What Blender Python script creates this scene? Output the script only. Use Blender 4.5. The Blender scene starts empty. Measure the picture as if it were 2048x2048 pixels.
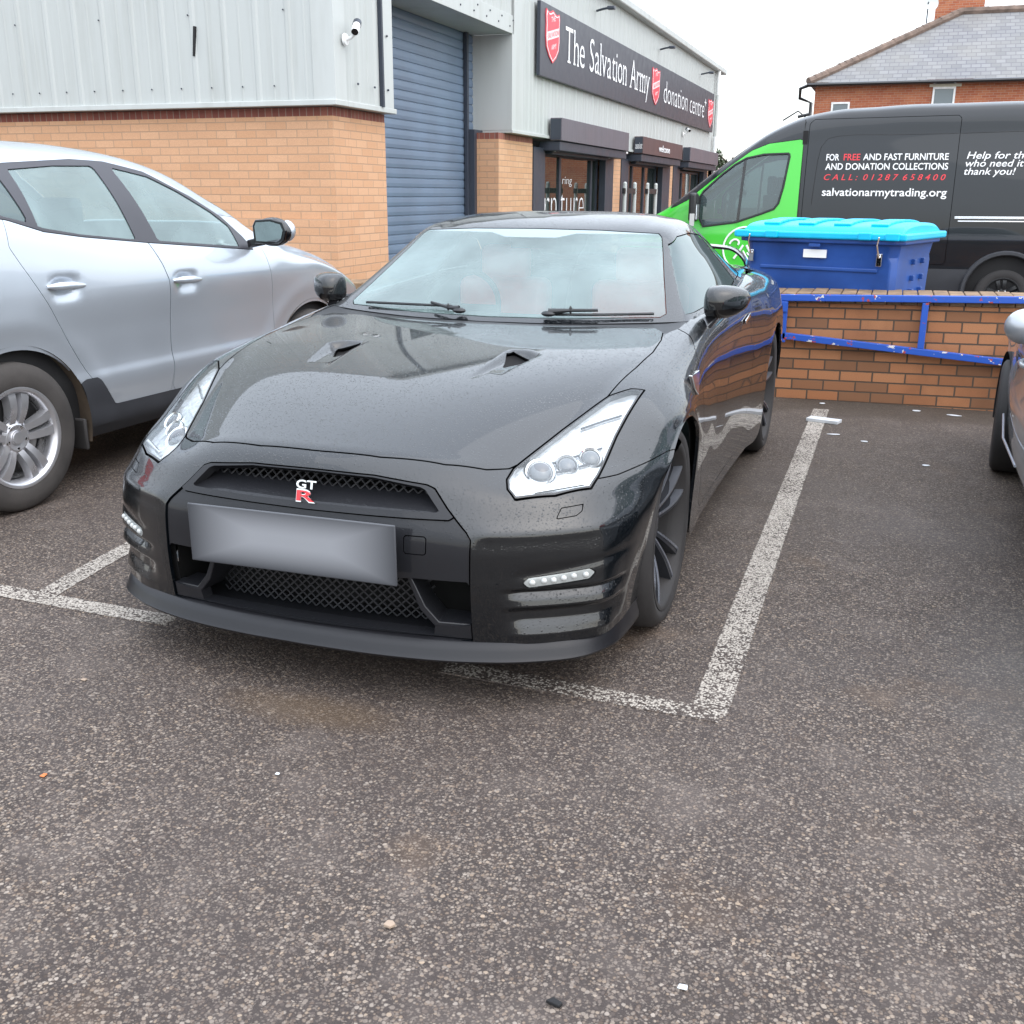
import bpy, bmesh, math, random
import numpy as np
from mathutils import Vector, Matrix
random.seed(7); RNG=np.random.RandomState(7)
SC=bpy.context.scene
COL=SC.collection
# ---------------------------------------------------------------- camera
cam_d=bpy.data.cameras.new("camera"); cam=bpy.data.objects.new("camera",cam_d); COL.objects.link(cam)
YAW,PITCH,ROLL=-0.34028,0.29689,-0.00574
_f=Vector((math.sin(YAW)*math.cos(PITCH),math.cos(YAW)*math.cos(PITCH),-math.sin(PITCH)))
_r=Vector((math.cos(YAW),-math.sin(YAW),0)); _d=_f.cross(_r)
_r2=math.cos(ROLL)*_r+math.sin(ROLL)*_d; _d2=-math.sin(ROLL)*_r+math.cos(ROLL)*_d
M=Matrix((( _r2.x,-_d2.x,-_f.x,1.53816),(_r2.y,-_d2.y,-_f.y,-3.42414),(_r2.z,-_d2.z,-_f.z,1.45692),(0,0,0,1)))
cam.matrix_world=M
cam_d.sensor_width=36; cam_d.lens=2086.3/2048*36; cam_d.clip_start=.05; cam_d.clip_end=600
SC.camera=cam
# ---------------------------------------------------------------- sky, sun, exposure
W=bpy.data.worlds.new("World"); SC.world=W; W.use_nodes=True
wn=W.node_tree.nodes; wl=W.node_tree.links; wn.clear()
sky=wn.new('ShaderNodeTexSky'); sky.sky_type='NISHITA'; sky.sun_disc=False
SUN_EL,SUN_AZ=math.radians(52),math.radians(118)
sky.sun_elevation=SUN_EL; sky.sun_rotation=SUN_AZ; sky.air_density=1.0; sky.dust_density=1.0; sky.ozone_density=1.0
hs=wn.new('ShaderNodeHueSaturation'); hs.inputs['Saturation'].default_value=.62
bgn=wn.new('ShaderNodeBackground'); bgn.inputs['Strength'].default_value=.15
wo=wn.new('ShaderNodeOutputWorld')
gm_=wn.new('ShaderNodeGamma'); gm_.inputs['Gamma'].default_value=.4   # thick even cloud: flattens the clear-sky contrast
wl.new(sky.outputs[0],gm_.inputs['Color']); wl.new(gm_.outputs[0],hs.inputs['Color']); tc=wn.new('ShaderNodeTexCoord'); sx=wn.new('ShaderNodeSeparateXYZ'); wl.new(tc.outputs['Generated'],sx.inputs[0])
mr=wn.new('ShaderNodeMapRange'); wl.new(sx.outputs['Z'],mr.inputs[0]); mr.inputs[1].default_value=0; mr.inputs[2].default_value=.9; mr.inputs[3].default_value=2.15; mr.inputs[4].default_value=6.0   # overcast: brighter overhead
vm=wn.new('ShaderNodeVectorMath'); vm.operation='SCALE'; wl.new(hs.outputs[0],vm.inputs[0]); wl.new(mr.outputs[0],vm.inputs['Scale'])
wl.new(vm.outputs[0],bgn.inputs['Color']); wl.new(bgn.outputs[0],wo.inputs['Surface'])
sd=bpy.data.lights.new("sun",'SUN'); sd.energy=.6; sd.angle=math.radians(120); sd.color=(1,.97,.93)
sun=bpy.data.objects.new("sun",sd); COL.objects.link(sun)
sv=Vector((math.sin(SUN_AZ)*math.cos(SUN_EL),math.cos(SUN_AZ)*math.cos(SUN_EL),math.sin(SUN_EL)))
sun.rotation_euler=sv.to_track_quat('Z','Y').to_euler(); sun.location=(0,-5,20)
VS=SC.view_settings; VS.view_transform='Standard'; VS.look='None'; VS.gamma=1; VS.use_curve_mapping=False
VS.exposure=1.2
# ---------------------------------------------------------------- materials
def srgb(h):
    h=h.lstrip('#'); c=[int(h[i:i+2],16)/255 for i in (0,2,4)]
    return tuple(((x+.055)/1.055)**2.4 if x>.04045 else x/12.92 for x in c)
class NT:
    def __init__(s,name):
        s.m=bpy.data.materials.new(name); s.m.use_nodes=True; s.t=s.m.node_tree; s.t.nodes.clear()
        s.out=s.n('OutputMaterial')
    def n(s,k,**kw):
        x=s.t.nodes.new('ShaderNode'+k)
        for a,v in kw.items(): setattr(x,a,v)
        return x
    def l(s,a,b): s.t.links.new(a,b)
    def val(s,v,sock):
        if hasattr(v,'bl_idname') or hasattr(v,'is_linked'): s.l(v,sock)
        else:
            if isinstance(v,(tuple,list)) and len(v)==3 and sock.type=='RGBA': v=(*v,1)
            sock.default_value=v
    def math(s,op,a,b=None,c=None,clamp=False):
        x=s.n('Math',operation=op,use_clamp=clamp); s.val(a,x.inputs[0])
        if b is not None: s.val(b,x.inputs[1])
        if c is not None: s.val(c,x.inputs[2])
        return x.outputs[0]
    def mix(s,f,a,b,blend='MIX'):
        x=s.n('Mix',data_type='RGBA',blend_type=blend); s.val(f,x.inputs[0]); s.val(a,x.inputs[6]); s.val(b,x.inputs[7]); return x.outputs[2]
    def ramp(s,f,stops,interp='LINEAR'):
        x=s.n('ValToRGB'); x.color_ramp.interpolation=interp; e=x.color_ramp.elements
        while len(e)<len(stops): e.new(.5)
        for i,(p,c) in enumerate(stops): e[i].position=p; e[i].color=(*c,1) if len(c)==3 else c
        s.l(f,x.inputs[0]); return x.outputs[0]
    def coord(s,kind='Object'):
        return s.n('TexCoord').outputs[kind]
    def noise(s,v,scale,detail=3,rough=.55,out='Fac'):
        x=s.n('TexNoise'); s.l(v,x.inputs['Vector']); x.inputs['Scale'].default_value=scale; x.inputs['Detail'].default_value=detail; x.inputs['Roughness'].default_value=rough
        return x.outputs[out]
    def vor(s,v,scale,feature='F1'):
        x=s.n('TexVoronoi',feature=feature); s.l(v,x.inputs['Vector']); x.inputs['Scale'].default_value=scale; return x
    def mapr(s,v,a,b,c=0,d=1):
        x=s.n('MapRange'); s.l(v,x.inputs[0])
        for i,q in enumerate((a,b,c,d)): x.inputs[i+1].default_value=q
        return x.outputs[0]
    def bump(s,h,strength=.3,dist=.01,normal=None):
        x=s.n('Bump'); s.l(h,x.inputs['Height']); s.val(strength,x.inputs['Strength']); x.inputs['Distance'].default_value=dist
        if normal is not None: s.l(normal,x.inputs['Normal'])
        return x.outputs[0]
    def princ(s,base,rough=.5,metal=0,spec=.5,coat=0,coatr=.03,normal=None,coatn=None,**kw):
        x=s.n('BsdfPrincipled'); I=x.inputs
        s.val(base,I['Base Color']); s.val(rough,I['Roughness']); s.val(metal,I['Metallic']); s.val(spec,I['Specular IOR Level'])
        s.val(coat,I['Coat Weight']); s.val(coatr,I['Coat Roughness'])
        if normal is not None: s.l(normal,I['Normal'])
        if coatn is not None: s.l(coatn,I['Coat Normal'])
        for k,v in kw.items(): s.val(v,I[k.replace('_',' ')])
        s.l(x.outputs[0],s.out.inputs[0]); return x
def simple(name,base,rough=.5,metal=0,var=.12,scale=6,bump=0,bscale=200,**kw):
    t=NT(name); c=t.coord(); n=t.noise(c,scale,4)
    col=t.mix(t.mapr(n,.3,.7),tuple(x*(1-var) for x in base),tuple(min(1,x*(1+var)) for x in base))
    rr=t.mapr(n,.3,.7,max(0,rough-.06),min(1,rough+.06))
    nn=t.bump(t.noise(c,bscale,2),bump,.002) if bump else None
    t.princ(col,rr,metal,normal=nn,**kw); return t.m
MAT={}
def droplets(t,c,scale=120,dens=.55):
    """height of small rain beads, only where the surface faces up"""
    v=t.vor(c,scale); sep=t.n('SeparateColor'); t.l(v.outputs['Color'],sep.inputs[0])
    rad=t.mapr(sep.outputs[0],1-dens,1,.0,.42)
    h=t.math('SUBTRACT',rad,v.outputs['Distance']); h=t.math('MAXIMUM',h,0.); h=t.math('POWER',h,.5)
    g=t.n('NewGeometry'); sx=t.n('SeparateXYZ'); t.l(g.outputs['Normal'],sx.inputs[0])
    up=t.mapr(sx.outputs['Z'],.08,.45)
    return t.math('MULTIPLY',h,up),up
def paint(name,base,rough,coat,drop=.0,metal=0,flake=0):
    t=NT(name); c=t.coord()
    col=base
    if flake:
        f=t.vor(c,900); col=t.mix(t.mapr(f.outputs['Distance'],.1,.6,1,0),base,tuple(min(1,b*flake) for b in base))
    dirt=t.noise(c,3,5); rr=t.mapr(dirt,.3,.75,rough*.85,rough*1.2)
    cn=None
    if drop:
        h,up=droplets(t,c,135,.8); h2,_=droplets(t,c,300,.75)
        hh=t.math('ADD',h,t.math('MULTIPLY',h2,.5)); cn=t.bump(hh,drop,.0022)
    orange=t.bump(t.noise(c,55,1),.012,.001,cn)
    t.princ(col,rr,metal,spec=.12 if not metal else .5,coat=coat,coatr=.025,Coat_IOR=1.62,normal=orange if drop else None,coatn=orange); return t.m
MAT['black_paint']=paint('black_paint',(.0018,.0028,.004),.32,1,.85,flake=1.6)
MAT['charcoal']=paint('satin_charcoal',(.014,.0145,.017),.40,.35,.35)
MAT['silver_paint']=paint('silver_paint',(.50,.545,.60),.34,1,0,metal=.55)
MAT['grey_paint']=paint('grey_silver_paint',(.40,.42,.45),.33,.9,0,metal=.5)
MAT['van_black']=paint('van_black_paint',(.006,.0085,.012),.35,.7)
MAT['van_green']=paint('van_green_paint',(.07,.56,.055),.35,.8)
MAT['plastic']=simple('black_plastic',(.014,.015,.017),.45)
MAT['gloss_black']=simple('gloss_black_trim',(.006,.006,.007),.12,coat=.5)
MAT['trim']=simple('dark_window_trim',(.035,.034,.042),.4)
MAT['clad_plastic']=simple('grey_black_cladding',(.030,.032,.038),.6,bump=.1)
MAT['rubber']=simple('tyre_rubber',(.028,.026,.026),.75,var=.3,bump=.2,bscale=90)
MAT['dusty_rubber']=simple('dusty_tyre_rubber',(.046,.041,.038),.85,var=.3,bump=.2,bscale=90)
MAT['alloy']=simple('silver_alloy',(.54,.54,.56),.3,metal=.75,var=.08)
MAT['dark_alloy']=simple('dark_alloy',(.05,.053,.062),.3,metal=.6)
MAT['alloy_edge']=simple('grey_alloy_edge',(.33,.35,.40),.28,metal=.8)
MAT['disc']=simple('brake_disc_steel',(.25,.24,.23),.4,metal=.9)
MAT['chrome']=simple('chrome',(.8,.8,.8),.08,metal=1,var=.02)
MAT['dark']=simple('dark_interior',(.008,.008,.009),.8)
MAT['seat_red']=simple('red_leather',(.8,.12,.10),.5)
MAT['seat_grey']=simple('grey_cloth',(.16,.17,.17),.85)
MAT['white_letter']=simple('white_lettering',(.82,.83,.84),.5,var=.03)
MAT['red_letter']=simple('red_lettering',(.70,.035,.05),.45,var=.05)
MAT['red_shield']=simple('red_shield',(.72,.06,.085),.4,var=.05)
MAT['red_badge']=simple('red_enamel',(.5,.01,.02),.2,coat=.6)
def glass(name,tint,fog,amount,rough=.02,f0=.05,drop=0,fogvar=0):
    t=NT(name); c=t.coord()
    tr=t.n('BsdfTransparent'); t.val(tint,tr.inputs[0])
    df=t.n('BsdfDiffuse'); t.val(fog,df.inputs[0])
    a=amount
    if fogvar: a=t.math('ADD',t.mapr(t.noise(c,2.2,4),.3,.7,amount-fogvar,amount+fogvar),0,clamp=True)
    m1=t.n('MixShader'); t.val(a,m1.inputs[0]); t.l(tr.outputs[0],m1.inputs[1]); t.l(df.outputs[0],m1.inputs[2])
    gl=t.n('BsdfGlossy'); gl.inputs['Roughness'].default_value=rough; t.val((.95,1,1),gl.inputs[0])
    if drop:
        h,up=droplets(t,c,85,.7); h2,_=droplets(t,c,190,.7); t.l(t.bump(t.math('ADD',h,h2),drop,.0025),gl.inputs['Normal'])
    lw=t.n('LayerWeight'); lw.inputs[0].default_value=.5
    fr=t.math('ADD',t.math('MULTIPLY',t.math('POWER',lw.outputs['Facing'],5.),1-f0),f0)
    m2=t.n('MixShader'); t.l(fr,m2.inputs[0]); t.l(m1.outputs[0],m2.inputs[1]); t.l(gl.outputs[0],m2.inputs[2])
    t.l(m2.outputs[0],t.out.inputs[0]); return t.m
MAT['wet_glass']=glass('misted_windscreen',(.74,.90,.86),(.36,.485,.475),.29,.06,.09,.7,.14)
MAT['side_glass']=glass('tinted_side_glass',(.22,.33,.31),(.10,.16,.16),.35,.02,.10)
MAT['suv_glass']=glass('misted_side_glass',(.45,.58,.57),(.27,.37,.37),.42,.04,.09,0,.14)
MAT['van_glass']=glass('van_glass',(.30,.40,.40),(.12,.17,.18),.35,.02,.08)
MAT['shop_glass']=glass('shop_glass',(.35,.42,.40),(.05,.07,.065),.35,.02,.10)
MAT['lamp_glass']=glass('headlamp_lens',(.93,.95,.96),(.8,.82,.84),.03,.03,.05,.35)
MAT['house_glass']=glass('house_glass',(.25,.3,.32),(.18,.22,.25),.6,.03,.08)
MAT['reflector']=simple('bright_reflector',(.62,.63,.64),.22,metal=.6,var=.25,scale=30,bump=.5,bscale=45)
MAT['drl_base']=simple('lamp_bowl_silver',(.42,.43,.42),.3,metal=.5)
MAT['lamp_white']=simple('lamp_white',(.5,.51,.5),.35,var=.04)
MAT['projector']=simple('projector_lens',(.075,.08,.09),.06,var=.2,coat=1)
MAT['blue_lid']=simple('light_blue_plastic',(.0,.45,.72),.38,var=.08)
MAT['blue_bin']=simple('dark_blue_plastic',(.012,.062,.265),.42,var=.25,scale=3)
MAT['seam']=simple('dark_seam',(.004,.004,.005),.6)
MAT['sign_grey']=simple('fascia_grey',(.045,.048,.063),.38,var=.06)
MAT['dark_steel']=simple('dark_blue_grey_steel',(.032,.040,.057),.45,var=.1)
MAT['shutter_blue']=simple('blue_grey_shutter',(.125,.175,.25),.42,var=.12,scale=1.5)
MAT['canopy']=None
def streaked(name,base,rough,amt=.25,sx=14,metal=0,stain=(.5,.48,.42)):
    """sheet surface with soft vertical rain streaks"""
    t=NT(name); c=t.coord(); mp=t.n('Mapping'); t.l(c,mp.inputs[0]); mp.inputs['Scale'].default_value=(sx,sx,.7)
    n=t.noise(mp.outputs[0],1,5,.6); n2=t.noise(c,1.1,4)
    f=t.math('MULTIPLY',t.mapr(n,.45,.75),t.mapr(n2,.25,.7))
    col=t.mix(t.math('MULTIPLY',f,amt),base,tuple(b*s for b,s in zip(base,stain)))
    t.princ(col,t.mapr(n2,.3,.7,rough-.05,rough+.08),metal); return t.m
MAT['cladding']=streaked('pale_grey_cladding',(.43,.455,.445),.45,.38)
MAT['clad_trim']=streaked('pale_grey_flashing',(.46,.485,.475),.42,.38,6)
MAT['canopy']=streaked('weathered_canopy_grey',(.115,.105,.125),.45,.6,20)
MAT['canopy_brown']=streaked('weathered_brown_canopy',(.085,.05,.052),.45,.6,20)
MAT['white_upvc']=simple('white_upvc',(.78,.79,.79),.35)
MAT['stone']=simple('pale_stone_sill',(.55,.52,.42),.8)
def brick(name,c1,c2,mortar,w=.225,h=.075,ms=.0055,dark=None,off=.5,stain=.3,var=None,rough=.85):
    t=NT(name); co=t.coord(); g=t.n('NewGeometry')
    sn=t.n('SeparateXYZ'); t.l(g.outputs['Normal'],sn.inputs[0]); sp=t.n('SeparateXYZ'); t.l(co,sp.inputs[0])
    f=t.math('GREATER_THAN',t.math('ABSOLUTE',sn.outputs['X']),.6)
    mx=t.n('Mix',data_type='FLOAT'); t.l(f,mx.inputs[0]); t.l(sp.outputs['X'],mx.inputs[2]); t.l(sp.outputs['Y'],mx.inputs[3])
    cb=t.n('CombineXYZ'); t.l(mx.outputs[0],cb.inputs[0]); t.l(sp.outputs['Z'],cb.inputs[1])
    wob=t.noise(co,30,2,out='Color'); wv=t.n('VectorMath',operation='MULTIPLY_ADD'); t.l(wob,wv.inputs[0]); wv.inputs[1].default_value=(.004,.004,0); t.l(cb.outputs[0],wv.inputs[2])
    b=t.n('TexBrick'); t.l(wv.outputs[0],b.inputs['Vector']); b.offset=off; b.inputs['Scale'].default_value=1; b.inputs['Mortar Size'].default_value=ms; b.inputs['Mortar Smooth'].default_value=.25
    b.inputs['Brick Width'].default_value=w; b.inputs['Row Height'].default_value=h; b.inputs['Bias'].default_value=-.1
    t.val((0,0,0),b.inputs['Color1']); t.val((1,1,1),b.inputs['Color2']); t.val((.5,.5,.5),b.inputs['Mortar'])
    fac=t.n('SeparateColor'); t.l(b.outputs['Color'],fac.inputs[0])
    stops=[(0,c1),(.5,tuple((x+y)/2 for x,y in zip(c1,c2))),(1,c2)]
    if dark: stops=[(0,dark),(.16,c1)]+stops[1:]
    bc=t.ramp(fac.outputs[0],stops)
    sp2=t.noise(co,160,3); bc=t.mix(t.mapr(sp2,.35,.7,0,.35),bc,tuple(x*.55 for x in c1))
    big=t.noise(co,1.3,5); bc=t.mix(t.math('MULTIPLY',t.mapr(big,.48,.78),stain),bc,tuple(x*.35 for x in c1))
    col=t.mix(b.outputs['Fac'],bc,mortar)
    h=t.math('SUBTRACT',t.math('MULTIPLY',sp2,.25),b.outputs['Fac'])
    t.princ(col,rough,normal=t.bump(h,.6,.006)); return t.m
MAT['buff_brick']=brick('buff_brick',(.57,.32,.18),(.63,.375,.225),(.40,.26,.165),stain=.16)
MAT['red_header']=brick('red_soldier_brick',(.20,.06,.045),(.28,.10,.07),(.24,.17,.14),w=.075,h=.30,off=0)
MAT['wall_brick']=brick('low_wall_brick',(.38,.155,.066),(.45,.205,.094),(.085,.058,.040),ms=.0065,dark=(.23,.11,.055),stain=.85)
MAT['house_brick']=brick('house_red_brick',(.36,.10,.045),(.46,.17,.08),(.36,.26,.20),stain=.25)
MAT['slate']=None
def slate():
    t=NT('grey_slate'); co=t.coord(); sp=t.n('SeparateXYZ'); t.l(co,sp.inputs[0])
    cb=t.n('CombineXYZ'); t.l(sp.outputs['X'],cb.inputs[0]); t.l(sp.outputs['Z'],cb.inputs[1])
    b=t.n('TexBrick'); t.l(cb.outputs[0],b.inputs['Vector']); b.inputs['Scale'].default_value=1; b.inputs['Brick Width'].default_value=.30; b.inputs['Row Height'].default_value=.14; b.inputs['Mortar Size'].default_value=.012
    t.val((.145,.146,.152),b.inputs['Color1']); t.val((.205,.207,.213),b.inputs['Color2']); t.val((.10,.10,.115),b.inputs['Mortar'])
    n=t.noise(co,.6,5); col=t.mix(t.mapr(n,.4,.75,0,.5),b.outputs['Color'],(.22,.21,.18))
    t.princ(col,.7,normal=t.bump(b.outputs['Fac'],-.5,.02)); return t.m
MAT['slate']=slate()
MAT['ridge_tile']=simple('terracotta_ridge_tile',(.16,.115,.092),.85,var=.4,scale=3)
MAT['leaf']=simple('tree_leaf',(.05,.075,.035),.6,var=.5,scale=2)
MAT['bark']=simple('tree_bark',(.09,.075,.06),.9,var=.3)
# asphalt -----------------------------------------------------------
def asphalt_nodes(t):
    co=t.coord()
    wob=t.noise(co,60,2,out='Color'); wv=t.n('VectorMath',operation='MULTIPLY_ADD'); t.l(wob,wv.inputs[0]); wv.inputs[1].default_value=(.007,.007,.0); t.l(co,wv.inputs[2])
    v=t.vor(wv.outputs[0],124); sc=t.n('SeparateColor'); t.l(v.outputs['Color'],sc.inputs[0])
    e=t.vor(wv.outputs[0],124,'DISTANCE_TO_EDGE')
    stone=t.ramp(sc.outputs[0],[(0,(.045,.037,.034)),(.22,(.078,.063,.057)),(.45,(.13,.106,.094)),(.68,(.195,.163,.140)),(.88,(.265,.226,.195)),(1,(.36,.315,.275))])
    hue=t.ramp(sc.outputs[1],[(0,(.86,.84,.82)),(.5,(.90,.865,.815)),(1,(1.03,.87,.68))]); stone=t.mix(.8,stone,hue,'MULTIPLY')
    rad=t.mapr(sc.outputs[2],0,1,.42,.74); gap=t.mapr(t.math('SUBTRACT',rad,v.outputs['Distance']),-.06,.20)
    grit=t.noise(co,420,2); base=t.mix(t.mapr(grit,.3,.7),(.022,.0175,.016),(.058,.046,.041))
    col=t.mix(gap,base,stone)
    v2=t.vor(wv.outputs[0],270); s2=t.n('SeparateColor'); t.l(v2.outputs['Color'],s2.inputs[0])
    col=t.mix(t.math('MULTIPLY',t.math('GREATER_THAN',s2.outputs[0],.88),.45),col,(.25,.21,.175))
    big=t.noise(co,.55,5,.6); mid=t.noise(co,3.2,4,.6); mot=t.noise(co,14,3,.6)
    col=t.mix(t.mapr(mot,.35,.7,0,.30),col,(.075,.060,.054))
    col=t.mix(t.mapr(big,.42,.66,0,.42),col,(.070,.056,.050))
    col=t.mix(t.mapr(mid,.52,.75,0,.32),col,(.18,.15,.132))
    rust=t.noise(co,1.7,3); col=t.mix(t.mapr(rust,.62,.8,0,.42),col,(.15,.095,.055))
    # a greyer, drier area to the right and damp dark drips under the car's nose
    def patch(x,y,rx,ry,r0,r1):
        m=t.n('Mapping'); t.l(co,m.inputs[0]); m.inputs['Location'].default_value=(-x/rx,-y/ry,0); m.inputs['Scale'].default_value=(1/rx,1/ry,0)
        l=t.n('VectorMath',operation='LENGTH'); t.l(m.outputs[0],l.inputs[0])
        return t.mapr(t.math('ADD',l.outputs['Value'],t.math('MULTIPLY',t.math('SUBTRACT',mid,.5),.9)),r0,r1)
    dry=patch(2.5,-.1,.75,1.1,1.05,.5); col=t.mix(t.math('MULTIPLY',dry,.40),col,(.19,.175,.165))
    oil=patch(.05,-1.02,.30,.11,1.1,.4); col=t.mix(t.math('MULTIPLY',oil,.40),col,(.115,.075,.04))
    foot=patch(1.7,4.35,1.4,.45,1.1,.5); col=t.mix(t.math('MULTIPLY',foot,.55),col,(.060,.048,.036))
    damp=patch(.3,3.0,3.2,2.6,1.15,.45); col=t.mix(t.math('MULTIPLY',damp,.44),col,(.052,.040,.030))
    h=t.math('ADD',gap,t.math('MULTIPLY',sc.outputs[2],.7))
    wet=t.mapr(big,.42,.62,.80,.62)
    return co,col,h,wet,gap,sc,mid
def asphalt():
    t=NT('worn_wet_asphalt'); co,col,h,wet,gap,sc,mid=asphalt_nodes(t)
    t.princ(col,wet,spec=.28,normal=t.bump(h,.5,.003)); return t.m
MAT['asphalt']=asphalt()
def marking(name,wear,spread):
    t=NT(name); co,col,h,wet,gap,sc,mid=asphalt_nodes(t)
    n=t.noise(co,2.3,4,.6); fine=t.noise(co,30,3,.6)
    thr=t.mapr(n,.3,.7,wear-spread,wear+spread)
    cover=t.math('ADD',t.math('MULTIPLY',sc.outputs[0],.7),t.math('MULTIPLY',fine,.3))
    f=t.mapr(t.math('SUBTRACT',cover,thr),-.06,.10)
    f=t.math('MULTIPLY',f,t.mapr(gap,.02,.45,.18,1))
    at=t.n('Attribute'); at.attribute_name='edge'
    ef=t.mapr(t.math('ADD',at.outputs['Fac'],t.math('MULTIPLY',t.math('SUBTRACT',fine,.5),1.3)),.15,.55)
    f=t.math('MULTIPLY',f,ef)
    wht=t.mix(t.noise(co,9,4),(.36,.325,.28),(.52,.475,.42))
    c2=t.mix(f,col,wht)
    t.princ(c2,.75,spec=.28,normal=t.bump(h,.5,.003)); return t.m
MAT['line']=marking('worn_white_line',.30,.22); MAT['line_faint']=marking('very_worn_white_line',.50,.22)
def blue_metal():
    t=NT('chipped_blue_paint'); c=t.coord(); n=t.noise(c,26,4,.6); n2=t.noise(c,7,3)
    chip=t.math('GREATER_THAN',t.math('ADD',t.math('MULTIPLY',n,.8),t.math('MULTIPLY',n2,.4)),.71)
    cc=t.mix(t.math('GREATER_THAN',t.noise(c,11,1),.52),(.62,.60,.58),(.35,.05,.06))
    t.princ(t.mix(chip,(.018,.085,.42),cc),.45,normal=t.bump(chip,-.3,.002)); return t.m
MAT['blue_metal']=blue_metal()
# ---------------------------------------------------------------- object helpers
def empty(name,loc=(0,0,0),rz=0,label=None,cat=None,group=None):
    o=bpy.data.objects.new(name,None); COL.objects.link(o); o.location=loc; o.rotation_euler=(0,0,rz); o.empty_display_size=.3
    tag(o,label,cat,group); return o
def tag(o,label=None,cat=None,group=None,kind=None):
    if label: o['label']=label
    if cat: o['category']=cat
    if group: o['group']=group
    if kind: o['kind']=kind
    return o
def link_mesh(name,me,mat,parent=None):
    o=bpy.data.objects.new(name,me); COL.objects.link(o)
    if mat is not None: me.materials.append(MAT[mat] if isinstance(mat,str) else mat)
    if parent is not None: o.parent=parent
    return o
class MB:
    def __init__(s): s.v=[]; s.f=[]
    def add(s,vs,fs):
        b=len(s.v); s.v+= [tuple(map(float,q)) for q in vs]; s.f+=[tuple(i+b for i in f) for f in fs]; return s
    def box(s,x0,x1,y0,y1,z0,z1):
        return s.add([(x0,y0,z0),(x1,y0,z0),(x1,y1,z0),(x0,y1,z0),(x0,y0,z1),(x1,y0,z1),(x1,y1,z1),(x0,y1,z1)],
          [(0,3,2,1),(4,5,6,7),(0,1,5,4),(1,2,6,5),(2,3,7,6),(3,0,4,7)])
    def bar(s,a,b,w,h,up=(0,0,1)):
        a=Vector(a); b=Vector(b); d=(b-a).normalized(); u=Vector(up); r=d.cross(u)
        if r.length<1e-4: r=d.cross(Vector((1,0,0)))
        r.normalize(); u=r.cross(d).normalized()
        P=[]
        for q in (a,b):
            for sx,sz in ((-1,-1),(1,-1),(1,1),(-1,1)): P.append(q+r*sx*w/2+u*sz*h/2)
        return s.add(P,[(3,2,1,0),(4,5,6,7),(0,1,5,4),(1,2,6,5),(2,3,7,6),(3,0,4,7)])
    def tube(s,pts,r,seg=10,cap=True):
        pts=[Vector(q) for q in pts]; rs=r if isinstance(r,(list,tuple)) else [r]*len(pts); b=[]
        pu=None
        for i,q in enumerate(pts):
            d=(pts[min(i+1,len(pts)-1)]-pts[max(i-1,0)]).normalized()
            u=pu if pu is not None else (Vector((0,0,1)) if abs(d.z)<.9 else Vector((1,0,0)))
            r1=d.cross(u).normalized(); u=r1.cross(d).normalized(); pu=u
            for k in range(seg):
                a=2*math.pi*k/seg; b.append(q+(r1*math.cos(a)+u*math.sin(a))*rs[i])
        F=[]
        for i in range(len(pts)-1):
            for k in range(seg):
                k2=(k+1)%seg; F.append((i*seg+k,i*seg+k2,(i+1)*seg+k2,(i+1)*seg+k))
        if cap: F+= [tuple(range(seg))[::-1],tuple((len(pts)-1)*seg+k for k in range(seg))]
        return s.add(b,F)
    def prism(s,poly,frame,depth):
        """poly in 2D, frame=(o,u,v,n): extruded from 0 to depth along n"""
        o,u,v,n=[Vector(q) for q in frame]; k=len(poly)
        A=[o+u*x+v*y for x,y in poly]; B=[q+n*depth for q in A]
        return s.add(A+B,[tuple(range(k))[::-1],tuple(range(k,2*k))]+[(i,(i+1)%k,(i+1)%k+k,i+k) for i in range(k)])
    def lathe(s,prof,axis='x',seg=48,c=(0,0,0),sgn=1,closed=False):
        """prof: (axial,radius)"""
        P=[]
        for a,r in prof:
            for k in range(seg):
                t=2*math.pi*k/seg
                if axis=='x': P.append((c[0]+sgn*a,c[1]+r*math.cos(t),c[2]+r*math.sin(t)))
                elif axis=='z': P.append((c[0]+r*math.cos(t),c[1]+r*math.sin(t),c[2]+a))
                else: P.append((c[0]+r*math.cos(t),c[1]+sgn*a,c[2]+r*math.sin(t)))
        F=[]; n=len(prof)
        for i in range(n if closed else n-1):
            j=(i+1)%n
            for k in range(seg):
                k2=(k+1)%seg; F.append((i*seg+k,i*seg+k2,j*seg+k2,j*seg+k))
        return s.add(P,F)
    def ball(s,c,r,seg=12,rings=8):
        rx,ry,rz=r if isinstance(r,(tuple,list)) else (r,r,r)
        prof=[]
        P=[];F=[]
        for i in range(rings+1):
            t=math.pi*i/rings
            for k in range(seg):
                a=2*math.pi*k/seg; P.append((c[0]+rx*math.sin(t)*math.cos(a),c[1]+ry*math.sin(t)*math.sin(a),c[2]+rz*math.cos(t)))
        for i in range(rings):
            for k in range(seg):
                k2=(k+1)%seg; F.append((i*seg+k,(i+1)*seg+k,(i+1)*seg+k2,i*seg+k2))
        return s.add(P,F)
    def grid(s,G):
        G=np.asarray(G); r,c=G.shape[:2]
        return s.add(G.reshape(-1,3),[(i*c+j,i*c+j+1,(i+1)*c+j+1,(i+1)*c+j) for i in range(r-1) for j in range(c-1)])
    def xform(s,mtx):
        s.v=[tuple(mtx@Vector(q)) for q in s.v]; return s
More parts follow.
